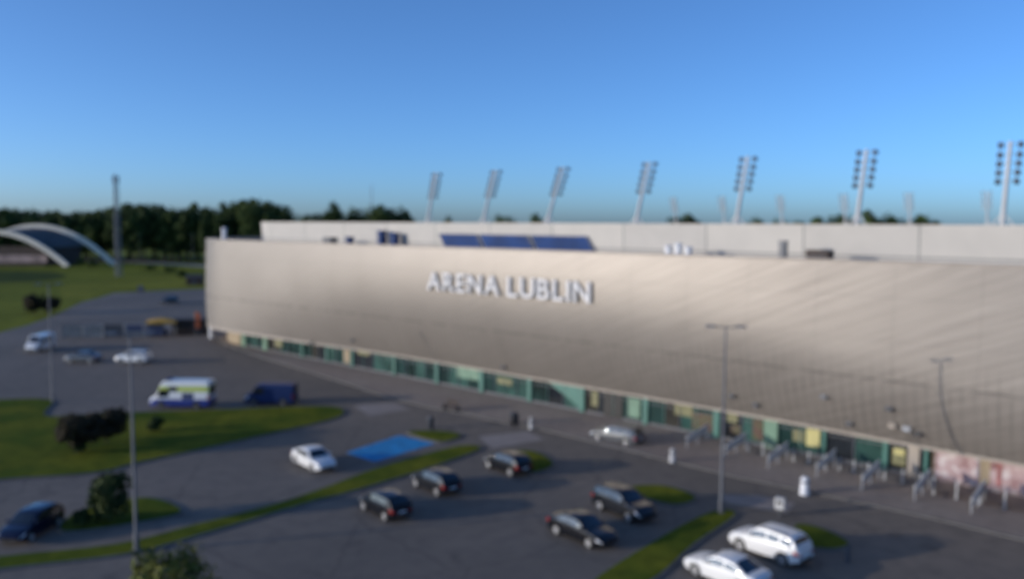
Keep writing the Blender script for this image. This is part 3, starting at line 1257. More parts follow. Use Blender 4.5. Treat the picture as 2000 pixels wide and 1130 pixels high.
# ------------------------------------------------------------------ vegetation
def crown_mesh(name, rx, rz, zc, seed, nb, leaf, per, material, flat=.0):
    rd_ = random.Random(seed)
    mb = MB()
    vs, fs = [], []
    for b_ in range(nb):
        while True:
            p = Vector((rd_.uniform(-1, 1), rd_.uniform(-1, 1), rd_.uniform(-1, 1)))
            if .25 < p.length < 1:
                break
        p *= rd_.uniform(.75, 1.05)
        c = Vector((p.x * rx * .82, p.y * rx * .82, zc + p.z * rz * .82))
        br = rd_.uniform(.22, .42) * min(rx, rz)
        for _ in range(per):
            d = Vector((rd_.gauss(0, 1), rd_.gauss(0, 1), rd_.gauss(0, 1))).normalized()
            q = c + d * br * rd_.uniform(.55, 1.08)
            nrm_ = (d + Vector((rd_.uniform(-.8, .8), rd_.uniform(-.8, .8), rd_.uniform(-.3, 1)))).normalized()
            tx = nrm_.orthogonal().normalized()
            ty = nrm_.cross(tx)
            a_ = rd_.uniform(0, 6.28)
            tx, ty = tx * math.cos(a_) + ty * math.sin(a_), ty * math.cos(a_) - tx * math.sin(a_)
            l = leaf * rd_.uniform(.6, 1.3)
            o = len(vs)
            vs += [q - tx * l * .5, q + ty * l * .35, q + tx * l * .55, q - ty * l * .35]
            fs.append((o, o + 1, o + 2, o + 3))
    me = bpy.data.meshes.new(name)
    me.from_pydata([tuple(v) for v in vs], [], fs)
    me.materials.append(M[material])
    return me


def trunk_mesh(h, r, spread, seed):
    rd_ = random.Random(seed)
    mb = MB()
    mb.tube((0, 0, -.15), (0, 0, h * .55), r, r * .7, 8)
    for k in range(5):
        a_ = k * 1.26 + rd_.uniform(-.3, .3)
        z0 = h * rd_.uniform(.35, .54)
        mb.tube((0, 0, z0), (math.cos(a_) * spread, math.sin(a_) * spread, z0 + h * rd_.uniform(.2, .38)), r * .5, r * .12, 6)
    mb.tube((0, 0, h * .54), (rd_.uniform(-.2, .2), 0, h * .9), r * .68, r * .12, 7)
    return mb


protos = []
for k, (rx, rz, zc, h_, mt) in enumerate(((4.6, 9.5, 11.5, 21, 'leaf_far'), (5.2, 10.5, 12, 22.5, 'leaf_far2'), (4.2, 10, 12.2, 22, 'leaf_far'), (6.0, 9, 11.5, 20.5, 'leaf_far2'), (6.5, 10.5, 13, 23.5, 'leaf_far'))):
    t = thing('deciduous_tree', 'prototype', 'tree')
    me = crown_mesh('crown', rx, rz, zc, 10 + k, 46, 1.0, 52, mt)
    o = bpy.data.objects.new('crown', me)
    C.objects.link(o)
    o.parent = t
    trunk_mesh(h_, .38, rx * .6, k).build('trunk', 'bark', t, smooth=60)
    protos.append([t, max(v.co.z for v in me.vertices), False])


def place_tree(k, x, y, h_, rz, label, group, wide=1.0):
    pr = protos[k]
    if pr[2]:
        t = copy_tree(pr[0])
    else:
        t = pr[0]
        pr[2] = True
    sc_ = h_ / pr[1]
    t.location = (x, y, 0)
    t.rotation_euler = (0, 0, rz)
    t.scale = (sc_ * wide, sc_ * wide, sc_)
    tag(t, label, 'tree', group)
    return t


rnd = random.Random(7)
WOOD = 'trees of the dark wood beyond the meadow'


def woodtop(u):
    """height of the wood's skyline above photograph column u, as a pixel row"""
    ks = [(-260, 402), (0, 402), (60, 405), (120, 409), (170, 408), (215, 402), (262, 391), (300, 396), (350, 401), (385, 394), (420, 404), (445, 392), (490, 384), (530, 389), (552, 394), (566, 408)]
    for (a_, va), (b_, vb) in zip(ks, ks[1:]):
        if a_ <= u <= b_:
            return va + (vb - va) * (u - a_) / (b_ - a_)
    return 405


for row, (dist, step, n0) in enumerate(((385, 17, -40), (402, 25, -50), (420, 27, -45))):
    u = n0
    while u < 556:
        uu = u + rnd.uniform(-4, 4)
        v = woodtop(uu) + (rnd.uniform(4, 16) if row == 0 else rnd.uniform(0, 5))
        if row == 0 and rnd.random() < .25:
            v += 10
        d = dist + rnd.uniform(-6, 6)
        hz = 437 + (uu - 1000) * .005
        hgt = H + (hz - v) / F * d
        x = (uu - 1000) / F * d
        lab = ['dark green tree in the front row of the wood beyond the meadow', 'dark green tree in the middle of the wood beyond the meadow', 'dark green tree at the back of the wood beyond the meadow'][row]
        place_tree(rnd.randrange(5), x, d, hgt, rnd.uniform(0, 6.28), lab, WOOD, rnd.uniform(.9, 1.15))
        u += step
BT = 'trees standing behind the stadium'
for i, (u, v, d, wd, lab) in enumerate(((598, 421, 330, .9, 'small dark tree just right of the wood, above the stadium corner'), (626, 415, 325, 1.0, 'dark tree left of the round-topped tree behind the stadium'), (650, 396, 320, .85, 'tallest round-topped dark tree behind the left end of the stadium'), (684, 414, 325, .9, 'dark tree between the round-topped tree and radio mast'), (706, 405, 330, .9, 'dark tree just left of the thin radio mast'), (742, 402, 320, 1.0, 'broad dark tree just right of the thin radio mast'), (768, 404, 325, 1.0, 'dark tree between broad tree and the first floodlight mast'), (791, 412, 330, .9, 'last small dark tree before the first floodlight mast'),
                                        (872, 427, 340, .7, 'tiny dark treetop between first and second floodlight masts'), (985, 424, 330, .7, 'small dark treetop between second and third floodlight masts'), (1047, 424, 330, .7, 'small dark treetop beside the third floodlight mast'),
                                        (1322, 427, 300, 1.0, 'dark treetop left of two, seen right of the fourth floodlight mast'), (1346, 425, 300, 1.0, 'dark treetop right of two, seen right of the fourth floodlight mast'), (1470, 430, 300, 1.0, 'low dark treetop just right of the fifth floodlight mast'), (1538, 433, 300, .9, 'low dark treetop beside the third far floodlight mast'),
                                        (1598, 431, 300, 1.0, 'low dark treetop left of the sixth floodlight mast'), (1636, 424, 295, 1.0, 'dark treetop close against the left of the sixth floodlight mast'), (1698, 418, 290, 1.0, 'highest dark treetop just right of the sixth floodlight mast'), (1728, 423, 290, 1.0, 'dark treetop second right of the sixth floodlight mast'), (1762, 428, 295, 1.0, 'low dark treetop left of the fifth far floodlight mast'), (1800, 427, 295, 1.0, 'dark treetop right of the fifth far floodlight mast'))):
    hz = 437 + (u - 1000) * .005
    hgt = H + (hz - v + (9 if u > 850 else 4)) / F * d
    place_tree((i * 3 + 1) % 5, (u - 1000) / F * d, d, hgt, i * 1.3, lab, BT, wd * (1.35 if u > 1200 else 1.1))


def shrub(u, v, wd, hgt, material, label, name='shrub', cat='shrub', leaf=.28, nb=34, per=60, stem=True, trunkh=.0, seed=1, group=None, pos=None):
    p = pos or at(u, v)
    t = thing(name, label, cat, (p.x, p.y, .12 if pos is None else 0), 0, group)
    zc = trunkh + (hgt - trunkh) * .52
    me = crown_mesh('crown' if name.endswith('tree') else 'foliage', wd / 2, (hgt - trunkh) / 2, zc, seed, nb, leaf, per, material)
    o = bpy.data.objects.new(me.name.split('.')[0], me)
    C.objects.link(o)
    o.parent = t
    trunk_mesh(hgt * .85, max(.05, hgt * .022), wd * .28, seed).build('trunk' if name.endswith('tree') else 'stem', 'bark', t, smooth=60)
    return t


shrub(156, 886, 4.3, 3.3, 'leaf_red', 'dark brownish leafy tree on the left lawn, nearer of two', 'ornamental_tree', 'tree', trunkh=.4, nb=52, per=70, seed=31, group='brownish trees on the lawn')
shrub(208, 868, 4.4, 3.0, 'leaf_red', 'dark brownish leafy tree on the left lawn beside the street lamp', 'ornamental_tree', 'tree', trunkh=.3, nb=52, per=70, seed=32, group='brownish trees on the lawn')
shrub(158, 886, 1.5, 1.1, 'leaf_green', 'low dark green bush at the foot of the nearer brownish tree', 'shrub', 'shrub', seed=33, nb=14)
shrub(304, 843, 1.7, 1.3, 'leaf_green', 'small round green bush on the left lawn right of the street lamp', 'shrub', 'shrub', seed=34, nb=16)
shrub(213, 1018, 2.9, 3.1, 'leaf_green', 'dense dark green conical bush on the small grass island at lower left', 'shrub', 'shrub', seed=35, nb=44, per=70)
shrub(160, 1028, 1.4, .9, 'leaf_green', 'low green bush left of the conical bush beside the blue hatchback', 'shrub', 'shrub', seed=36, nb=12)
shrub(68, 612, 4.6, 4.2, 'leaf_red', 'dark brownish bush at the meadow edge behind the white van, left of two', 'shrub', 'shrub', leaf=.5, seed=37, group='brownish bushes at meadow edge')
shrub(104, 611, 4.6, 3.6, 'leaf_red', 'dark brownish bush at the meadow edge behind the white van, right of two', 'shrub', 'shrub', leaf=.5, seed=38, group='brownish bushes at meadow edge')
shrub(0, 0, 3.9, 6.5, 'leaf_yellow', 'yellow-green treetop cut by the bottom edge of the photo below the lamp', 'young_tree', 'tree', leaf=.2, nb=50, per=90, trunkh=2.2, seed=39, pos=Vector((-13.0, 30.2, 0)))
for i, (u, v, wd, hg) in enumerate(((355, 541, 5, 2.2), (330, 533, 6, 2.4), (290, 530, 7, 2.0), (180, 522, 6, 3.0), (158, 519, 5, 3.6))):
    shrub(u, v, wd, hg, 'leaf_far', ['low dark bush in the meadow next to the brown shed', 'low dark bush in the meadow, second left of the brown shed', 'wide low bush in the meadow right of the grey tower', 'dark bush right of the arched hall by its arch foot', 'tall dark bush between the two arches of the hall'][i], leaf=.7, nb=18, per=40, seed=50 + i, group='bushes in the far meadow')


# ------------------------------------------------------------------ vehicles
def interp(tab, x):
    if x <= tab[0][0]:
        return tab[0][1]
    for (a_, va), (b_, vb) in zip(tab, tab[1:]):
        if x <= b_:
            t = (x - a_) / (b_ - a_)
            return va + (vb - va) * t
    return tab[-1][1]


class Shell:
    """a car-body surface over stations x; section = side wall, rounded shoulder, crowned top"""

    def __init__(self, zt, zb, wtab, tumble, rr, crown, zref):
        self.zt, self.zb, self.w, self.tum, self.rr, self.cr, self.zref = zt, zb, wtab, tumble, rr, crown, zref

    def width(self, x, z):
        w_ = interp(self.w, x)
        return w_ - self.tum * max(0, z - self.zref) - .06 * max(0, (self.zref - .35 - z))

    def rad(self, x):
        zt, zb = self.zt(x), self.zb(x)
        return max(.004, min(self.rr, (zt - zb) * .45))

    def side(self, x, f):
        r = self.rad(x)
        zb, zt = self.zb(x), self.zt(x) - r
        z = zb + (zt - zb) * f
        return Vector((x, self.width(x, z), z))

    def top(self, x, f):
        """f 0 at the shoulder's end, 1 at the centre line"""
        r = self.rad(x)
        zt = self.zt(x)
        w_ = self.width(x, zt - r) - r
        y = w_ * (1 - f)
        return Vector((x, y, zt + self.cr * (1 - (y / max(w_, .01)) ** 2)))

    def section(self, x, ks=5, kt=5):
        pts = [self.side(x, i / ks) for i in range(ks + 1)]
        r = self.rad(x)
        e, s_ = self.top(x, 0), pts[-1]
        for a_ in (30, 60):
            pts.append(Vector((x, e.y + (s_.y - e.y) * math.cos(R(a_)), s_.z + (e.z - s_.z) * math.sin(R(a_)))))
        pts += [self.top(x, i / kt) for i in range(kt + 1)]
        return pts

    def mesh(self, xs):
        mb = MB()
        rows = []
        for x in xs:
            h_ = self.section(x)
            rows.append(h_ + [Vector((p.x, -p.y, p.z)) for p in reversed(h_[:-1])])
        k = len(rows[0])
        vs = [p for r in rows for p in r]
        fs = []
        for i in range(len(rows) - 1):
            for j in range(k - 1):
                fs.append((i * k + j, (i + 1) * k + j, (i + 1) * k + j + 1, i * k + j + 1))
            fs.append((i * k, i * k + k - 1, (i + 1) * k + k - 1, (i + 1) * k))
        fs += [tuple(range(k)), tuple(range((len(rows) - 1) * k, len(rows) * k))]
        return mb.add(vs, fs)

    def patch(self, fn, x0, x1, f0, f1, sgn=1, nx=8, nf=3, d=.012, th=.03):
        """a panel following the surface, standing d proud of it"""
        e = 1e-3
        g_ = []
        for i in range(nx + 1):
            for j in range(nf + 1):
                x = x0 + (x1 - x0) * i / nx
                a_ = f0(x) if callable(f0) else f0
                b_ = f1(x) if callable(f1) else f1
                f = a_ + (b_ - a_) * j / nf
                p = fn(x, f)
                nn = (fn(x + e, f) - fn(x - e, f)).cross(fn(x, f + e) - fn(x, f - e))
                nn = nn.normalized() if nn.length > 0 else Vector((0, 1, 0))
                if fn == self.side and nn.y < 0 or fn == self.top and nn.z < 0:
                    nn = -nn
                g_.append((p + nn * d, p - nn * th))
        return g_, nx, nf

    def add_patch(self, mb, fn, x0, x1, f0, f1, sgn=1, nx=8, nf=3, d=.012):
        g_, nx, nf = self.patch(fn, x0, x1, f0, f1, sgn, nx, nf, d)
        vs = [Vector((a_.x, a_.y * sgn, a_.z)) for a_, b_ in g_] + [Vector((b_.x, b_.y * sgn, b_.z)) for a_, b_ in g_]
        m = len(g_)
        q = nf + 1
        fs = []
        for i in range(nx):
            for j in range(nf):
                fs.append((i * q + j, (i + 1) * q + j, (i + 1) * q + j + 1, i * q + j + 1))
        rim_ = [j for j in range(q)] + [i * q + nf for i in range(1, nx + 1)] + [nx * q + j for j in range(nf - 1, -1, -1)] + [i * q for i in range(nx - 1, 0, -1)]
        for a_, b_ in zip(rim_, rim_[1:] + rim_[:1]):
            fs.append((a_, b_, b_ + m, a_ + m))
        mb.add(vs, fs)


def lin(tab):
    def f(x):
        if x <= tab[0][0]:
            return tab[0][1]
        for (a_, va), (b_, vb) in zip(tab, tab[1:]):
            if x <= b_:
                t = (x - a_) / (b_ - a_)
                return va + (vb - va) * t
        return tab[-1][1]

    def g_(x):          # light smoothing of the corners
        return sum(f(x + o) for o in (-.08, -.04, 0, .04, .08)) / 5
    return g_


def add_wheels(t, L_, wb, tr, hw, xo=0.0, rim_mat='rim'):
    for sx in (1, -1):
        for sy in (1, -1):
            wh = bpy.data.objects.new('wheel', None)
            wh.empty_display_size = .2
            C.objects.link(wh)
            wh.parent = t
            wh.location = (xo + sx * wb / 2, sy * (hw - .11), tr)
            mb = MB()
            mb.lathe([(tr * .62, -.1), (tr * .95, -.11), (tr, -.07), (tr, .07), (tr * .95, .11), (tr * .62, .1)], 22, 'Y')
            mb.build('tyre', 'black', wh, smooth=50)
            mb = MB()
            yo = sy * .085
            mb.lathe([(tr * .64, yo - .012), (tr * .66, yo + .022 * sy), (tr * .56, yo + .026 * sy), (tr * .5, yo + .006 * sy), (tr * .16, yo + .012 * sy), (tr * .1, yo + .03 * sy)], 20, 'Y')
            for a_ in range(5):
                q = a_ * 2 * math.pi / 5
                mb.bar((math.cos(q) * tr * .12, yo + .022 * sy, math.sin(q) * tr * .12), (math.cos(q) * tr * .56, yo + .022 * sy, math.sin(q) * tr * .56), .06, .03, Vector((0, 1, 0)))
            mb.build('rim', rim_mat, wh, smooth=40)


def car(name, label, paint_, pos, heading, kind, group, cat='car'):
    """x forward, y left, z up"""
    rz = math.atan2(heading[1], heading[0])
    t = thing(name, label, cat, tuple(pos), rz, group)
    if kind == 'sedan':
        L_, hw, hood, belt, roof, tr, wb = 4.55, .89, .93, .98, 1.44, .32, 2.68
        lower = [(-L_ / 2, .78), (-2.15, .98), (-1.55, 1.02), (-1.2, 1.0), (.75, .95), (1.0, .93), (1.9, .80), (2.15, .70), (L_ / 2, .56)]
        cab = [(-1.75, .96), (-.95, 1.38), (-.45, 1.44), (.1, 1.43), (.35, 1.38), (1.15, .90)]
        doors = ((-1.22, -.42), (-.36, .62))
    elif kind == 'hatch':
        L_, hw, hood, belt, roof, tr, wb = 4.1, .87, .95, 1.0, 1.48, .32, 2.52
        lower = [(-L_ / 2, .75), (-2.0, .98), (-1.5, 1.03), (.75, .98), (.95, .96), (1.65, .84), (1.95, .70), (L_ / 2, .55)]
        cab = [(-1.98, 1.0), (-1.62, 1.36), (-1.3, 1.45), (-.4, 1.49), (.15, 1.46), (.35, 1.40), (1.15, .92)]
        doors = ((-1.35, -.42), (-.36, .62))
    elif kind == 'estate':
        L_, hw, hood, belt, roof, tr, wb = 4.65, .90, .95, 1.0, 1.5, .33, 2.72
        lower = [(-L_ / 2, .75), (-2.28, .98), (-1.5, 1.02), (.8, .97), (1.0, .95), (1.9, .83), (2.2, .70), (L_ / 2, .55)]
        cab = [(-2.27, 1.0), (-1.95, 1.38), (-1.7, 1.46), (-.4, 1.51), (.15, 1.48), (.38, 1.42), (1.2, .92)]
        doors = ((-1.95, -1.2), (-1.12, -.35), (-.29, .66))
    else:  # suv
        L_, hw, hood, belt, roof, tr, wb = 4.5, .93, 1.08, 1.12, 1.68, .36, 2.66
        lower = [(-L_ / 2, .85), (-2.18, 1.1), (-1.5, 1.15), (.8, 1.1), (1.0, 1.07), (1.85, .98), (2.1, .82), (L_ / 2, .6)]
        cab = [(-2.12, 1.1), (-1.85, 1.52), (-1.6, 1.62), (-.4, 1.69), (.2, 1.66), (.42, 1.6), (1.12, 1.05)]
        doors = ((-1.8, -1.15), (-1.07, -.33), (-.27, .66))
    h2 = L_ / 2
    ar = tr + .07
    sill = .24 if kind != 'suv' else .3

    def zb(x):
        z = sill + (.1 if abs(x) > h2 - .25 else 0)
        for c in (-wb / 2, wb / 2):
            if abs(x - c) < ar:
                z = max(z, tr + math.sqrt(ar * ar - (x - c) ** 2))
        return z
    wt = [(-h2, hw - .16), (-h2 + .18, hw - .05), (-h2 + .6, hw), (.6, hw), (h2 - .6, hw - .02), (h2 - .2, hw - .13), (h2, hw - .27)]
    lo = Shell(lin(lower), zb, wt, .12, .11, .035, .62)
    xs = []
    m = 60
    for i in range(m + 1):
        xs.append(-h2 + L_ * i / m)
    for c in (-wb / 2, wb / 2):
        for o in (-1, -.985, -.93, -.8, -.6, -.3, 0, .3, .6, .8, .93, .985, 1):
            xs.append(c + ar * o)
        xs += [c - ar - .003, c + ar + .003]
    xs = sorted(set(round(x, 4) for x in xs))
    lo.mesh(xs).build('body', paint_, t, smooth=38)
    ctop = lin(cab)
    lt = lin(lower)
    cw = [(cab[0][0], hw - .10), (cab[0][0] + .5, hw - .05), (.4, hw - .05), (cab[-1][0], hw - .12)]
    ca = Shell(ctop, lambda x: min(lt(x), ctop(x)) - .05, cw, .34, .10, .04, belt)
    n_ = 44
    x0, x1 = cab[0][0], cab[-1][0]
    ca.mesh([x0 + (x1 - x0) * i / n_ for i in range(n_ + 1)]).build('cabin', paint_, t, smooth=38)
    # glazing
    xw0, xw1 = cab[-2][0], cab[-1][0]
    mb = MB()
    for sy in (1, -1):
        ca.add_patch(mb, ca.top, xw0 + .06, xw1 - .1, .08, 1, sy)
    mb.build('windscreen', 'glass', t, smooth=40)
    mb = MB()
    xr0, xr1 = cab[0][0], cab[1][0]
    for sy in (1, -1):
        ca.add_patch(mb, ca.top, xr0 + .1, xr1 - .0, .1, 1, sy)
    mb.build('rear_window', 'glass', t, smooth=40)
    for a_, b_ in doors:
        for sy in (1, -1):
            mb = MB()
            ca.add_patch(mb, ca.side, a_, b_, lambda x: .16 if ctop(x) - lt(x) > .12 else .4, lambda x: .93, sy)
            mb.build('side_window', 'glass', t, smooth=40)
    # lights, bumpers, mirrors, plates
    for sy in (1, -1):
        mb = MB()
        lo.add_patch(mb, lo.side, h2 - .42, h2 - .05, .70, .98, sy, 4, 2, .012)
        mb.build('headlight', 'lamp_lens', t, smooth=40)
        mb = MB()
        lo.add_patch(mb, lo.side, -h2 + .03, -h2 + .28, .66, .98, sy, 4, 2, .012)
        yy = (hw - .2) * sy
        mb.box(-h2 - .012, -h2 + .05, min(yy, yy - .25 * sy), max(yy, yy - .25 * sy), lower[0][1] - .16, lower[0][1] - .02)
        mb.build('taillight', 'tail', t, smooth=40)
        mb = MB()
        zc = belt + .07
        y0_, y1_ = sorted((sy * (hw - .06), sy * (hw + .12)))
        mb.box(xw1 - .42, xw1 - .27, y0_, y1_, zc - .07, zc + .07)
        mb.build('mirror', paint_, t, bevel=.03)
    mb = MB()
    mb.box(h2 - .1, h2 + .015, -hw + .36, hw - .36, .36, .48)
    mb.build('grille', 'plastic', t)
    mb = MB()
    mb.box(-h2 - .02, -h2 + .12, -hw + .3, hw - .3, .36, .5)
    mb.build('bumper', 'plastic', t, bevel=.02)
    mb = MB()
    mb.box(-h2 - .028, -h2 - .013, -.26, .26, .58, .69)
    mb.build('number_plate', 'white', t)
    add_wheels(t, L_, wb, tr, hw)
    if kind in ('estate', 'suv'):
        for sy in (1, -1):
            mb = MB()
            yy = sy * (hw - .26)
            mb.bar((-1.5, yy, roof + .05), (.1, yy, roof + .04), .04, .04)
            for xx in (-1.4, -.6, .05):
                mb.bar((xx, yy, roof - .06), (xx, yy, roof + .04), .04, .04)
            mb.build('roof_rail', 'plastic', t)
    return t


def van(name, label, paint_, pos, heading, L_, roof, group, windows=(), cat='van', beacon=False, glazed=False, hw=1.0):
    rz = math.atan2(heading[1], heading[0])
    t = thing(name, label, cat, tuple(pos), rz, group)
    h2 = L_ / 2
    tr, wb = .35, L_ * .585
    ar = tr + .07
    k = roof / 2.6
    zt = lin([(-h2, roof - .12), (-h2 + .12, roof), (h2 - 1.6, roof), (h2 - 1.36, roof - .09 * k), (h2 - .78, 1.2 + .1 * k), (h2 - .15, 1.02), (h2, .74)])

    def zb(x):
        z = .3
        for c in (-wb / 2, wb / 2):
            if abs(x - c) < ar:
                z = max(z, tr + math.sqrt(ar * ar - (x - c) ** 2))
        return z
    wt = [(-h2, hw - .04), (-h2 + .2, hw), (h2 - 1.0, hw), (h2 - .3, hw - .1), (h2, hw - .26)]
    sh = Shell(zt, zb, wt, .075, .14, .03, 1.1)
    xs = [-h2 + L_ * i / 80 for i in range(81)]
    for c in (-wb / 2, wb / 2):
        for o in (-1, -.985, -.93, -.8, -.6, -.3, 0, .3, .6, .8, .93, .985, 1):
            xs.append(c + ar * o)
        xs += [c - ar - .003, c + ar + .003]
    xs = sorted(set(round(x, 4) for x in xs))
    sh.mesh(xs).build('body', paint_, t, smooth=38)
    mb = MB()
    for sy in (1, -1):
        sh.add_patch(mb, sh.top, h2 - 1.32, h2 - .82, .04, 1, sy)
    mb.build('windscreen', 'glass', t, smooth=40)
    fz = lambda z: (lambda x: (z - sh.zb(x)) / (sh.zt(x) - sh.rad(x) - sh.zb(x)))
    for sy in (1, -1):
        mb = MB()
        sh.add_patch(mb, sh.side, h2 - 2.1, h2 - 1.08, fz(1.22), lambda x: min(fz(min(1.9, roof - .3))(x), .96), sy)
        mb.build('side_window', 'glass', t, smooth=40)
        for a_, b_, z0, z1 in windows:
            mb = MB()
            sh.add_patch(mb, sh.side, a_, b_, fz(z0), fz(z1), sy)
            mb.build('side_window', 'glass', t, smooth=40)
        mb = MB()
        sh.add_patch(mb, sh.side, h2 - .5, h2 - .06, .66, .95, sy, 4, 2)
        mb.build('headlight', 'lamp_lens', t, smooth=40)
        mb = MB()
        sh.add_patch(mb, sh.side, -h2 + .01, -h2 + .14, .25, .5, sy, 2, 2)
        mb.build('taillight', 'tail', t, smooth=40)
        mb = MB()
        y0_, y1_ = sorted((sy * (hw - .02), sy * (hw + .22)))
        mb.box(h2 - 1.15, h2 - 1.03, y0_, y1_, 1.2, 1.5)
        mb.build('mirror', 'plastic', t, bevel=.03)
    mb = MB()
    mb.box(h2 - .14, h2 + .03, -hw + .25, hw - .25, .34, .6)
    mb.build('bumper', 'plastic', t, bevel=.04)
    mb = MB()
    mb.box(-h2 - .02, -h2 + .01, -hw + .25, -.05, 1.3, roof - .45)
    mb.box(-h2 - .02, -h2 + .01, .05, hw - .25, 1.3, roof - .45)
    mb.build('rear_window', 'glass', t)
    mb = MB()
    mb.box(-h2 - .07, -h2 + .1, -hw + .1, hw - .1, .34, .52)
    mb.build('rear_step', 'plastic', t, bevel=.03)
    add_wheels(t, L_, wb, tr, hw, rim_mat='greysteel')
    if beacon:
        for sy in (1, -1):
            mb = MB()
            sh.add_patch(mb, sh.side, -1.55, -.35, fz(.98), fz(1.6), sy, 6, 3, .008)
            mb.build('emblem_panel', 'blue_cloth', t, smooth=40)
        mb = MB()
        mb.box(h2 - 1.95, h2 - 1.7, -.6, .6, roof + .02, roof + .17)
        mb.build('beacon_bar', 'bluepanel', t, bevel=.04)
    return t


G0 = Vector((0, 0, .02))
NOSE = (-.652, .758)
TAIL = (.652, -.758)
PARK = 'cars parked along the grass strips'
car('parked_car', 'black hatchback nose-in to the left grass strip, nearest of its row of three', 'p_black', at(752, 1001) + G0, NOSE, 'hatch', PARK)
car('parked_car', 'charcoal hatchback in the middle of three dark cars beside left grass strip', 'p_grey', at(851, 955) + G0, NOSE, 'hatch', PARK)
car('parked_car', 'black hatchback farthest of three dark cars, beside the small round grass island', 'p_black', at(991, 918) + G0, NOSE, 'hatch', PARK)
car('parked_car', 'black saloon car facing the right grass strip, nearer of two dark cars', 'p_black', at(1137, 1050) + G0, TAIL, 'sedan', PARK)
car('parked_car', 'charcoal off-roader facing right strip, parked beside the black saloon car', 'p_grey', at(1218, 1003) + G0, (.59, -.81), 'suv', PARK)
car('parked_car', 'big white estate car with roof rails, just right of the right grass strip', 'p_white', at(1502, 1082) + G0, NOSE, 'suv', PARK)
car('parked_car', 'white car cut off by the bottom edge, in front of the white estate', 'p_white', at(1418, 1132) + G0, NOSE, 'sedan', PARK)
car('parked_car', 'white saloon car parked alone left of the blue painted bay', 'p_white', at(613, 910) + G0, TAIL, 'sedan', PARK)
car('parked_car', 'dark blue hatchback facing the viewer in the lower left corner', 'p_navy', at(63, 1042) + G0, (-.08, -1), 'hatch', PARK)
car('parked_car', 'silver estate car standing alone by the kerb before the stadium doors', 'p_silver', at(1204, 862) + G0, (-.80, .60), 'estate', 'cars near the stadium entrance')
car('parked_car', 'silver car seen side-on at the left, in front of the fence', 'p_silver', at(163, 707) + G0, (-1, .05), 'sedan', 'vehicles on the far left of the car park')
car('parked_car', 'tiny dark car on the far tarmac above the yellow canopy', 'p_grey', at(331, 592) + G0, (-.3, -.95), 'suv', 'vehicles on the far left of the car park')
car('parked_car', 'white estate car seen side-on right of the silver car, before the fence', 'p_white', at(261, 708) + G0, (-1, .05), 'suv', 'vehicles on the far left of the car park')
van('panel_van', 'white van facing the viewer at the left edge beside the meadow', 'p_white', at(79, 684) + G0, (0, -1), 4.9, 2.3, 'vehicles on the far left of the car park', windows=((-1.6, -.2, 1.25, 1.85),), hw=.95)
van('ambulance', 'white ambulance van with yellow-green upper band and blue lower side', 'livery', at(357, 794) + G0, (-1, .02), 6.1, 2.75, 'vans beside the left lawn', windows=((.1, 1.0, 1.75, 2.2),), cat='ambulance', beacon=True)
van('panel_van', 'dark navy blue panel van parked behind the white ambulance', 'p_blue', at(530, 788) + G0, (-1, .02), 5.1, 2.15, 'vans beside the left lawn', hw=.98)


# ------------------------------------------------------------------ street furniture
def bollard(u, v, r, hgt, label, material='white', zoff=0.0):
    p = at(u, v)
    t = thing('bollard', label, 'bollard', (p.x, p.y, zoff), 0)
    mb = MB()
    mb.lathe([(r * 1.15, -.03), (r * 1.15, .1), (r, .14), (r * .92, hgt * .9), (r * .7, hgt), (r * .3, hgt * 1.03)], 16)
    mb.build('post', material, t, smooth=45)
    mb = MB()
    mb.lathe([(r * 1.0, hgt * .7), (r * 1.02, hgt * .72), (r * 1.0, hgt * .82)], 16)
    mb.build('reflector_band', 'greysteel', t, smooth=45)
    return t


bollard(1313, 903, .22, 1.0, 'pale concrete bollard at the kerb right of the silver estate', 'concrete', .1)
bollard(1571, 966, .30, 1.15, 'thick white concrete bollard on the kerb before the handrails', 'white', .1)
bollard(1037, 838, .16, 1.0, 'slim white bollard beside the black litter bin', 'concrete', .1)
bollard(1655, 1094, .13, .85, 'small dark bollard on the tarmac right of white estate', 'darksteel')

p = at(1523, 1006)
t = thing('ticket_machine', 'small white ticket machine on a dark post behind the white estate', 'ticket machine', (p.x, p.y, .02), R(-35))
mb = MB()
mb.box(-.3, .3, -.2, .2, .42, 1.15)
mb.build('cabinet', 'concrete', t, bevel=.04)
mb = MB()
mb.box(-.12, .12, -.1, .1, -.02, .42)
mb.build('post', 'darksteel', t)
mb = MB()
mb.box(-.15, .15, -.22, -.19, .8, 1.0)
mb.build('screen', 'glass', t)


def bench(u, v, label):
    p = at(u, v)
    t = thing('bench', label, 'bench', (p.x, p.y, .12), AZ + R(8))
    mb = MB()
    for k in range(4):
        mb.box(-1.0, 1.0, -.3 + k * .15, -.18 + k * .15, .42, .47)
    mb.build('seat', 'brown', t)
    mb = MB()
    for k in range(3):
        mb.box(-1.0, 1.0, .3, .34, .55 + k * .16, .68 + k * .16)
    mb.build('backrest', 'brown', t)
    for sx in (-1, 1):
        mb = MB()
        mb.box(sx * .8 - .05, sx * .8 + .05, -.3, .28, 0, .42)
        mb.box(sx * .8 - .05, sx * .8 + .05, .29, .37, 0, 1.0)
        mb.build('leg', 'darksteel', t)


bench(880, 803, 'dark bench on the pavement before the glazed ground floor')


def bin_(u, v, label, r=.32, hgt=1.0, z=.12, material='plastic'):
    p = at(u, v)
    t = thing('litter_bin', label, 'litter bin', (p.x, p.y, z), 0)
    mb = MB()
    mb.lathe([(r * .85, -.02), (r, .05), (r * 1.05, hgt * .8)], 16)
    mb.build('container', material, t, smooth=45)
    mb = MB()
    mb.lathe([(r * 1.12, hgt * .803), (r * 1.12, hgt * .86), (r * .6, hgt)], 16)
    mb.build('lid', 'darksteel', t, smooth=45)


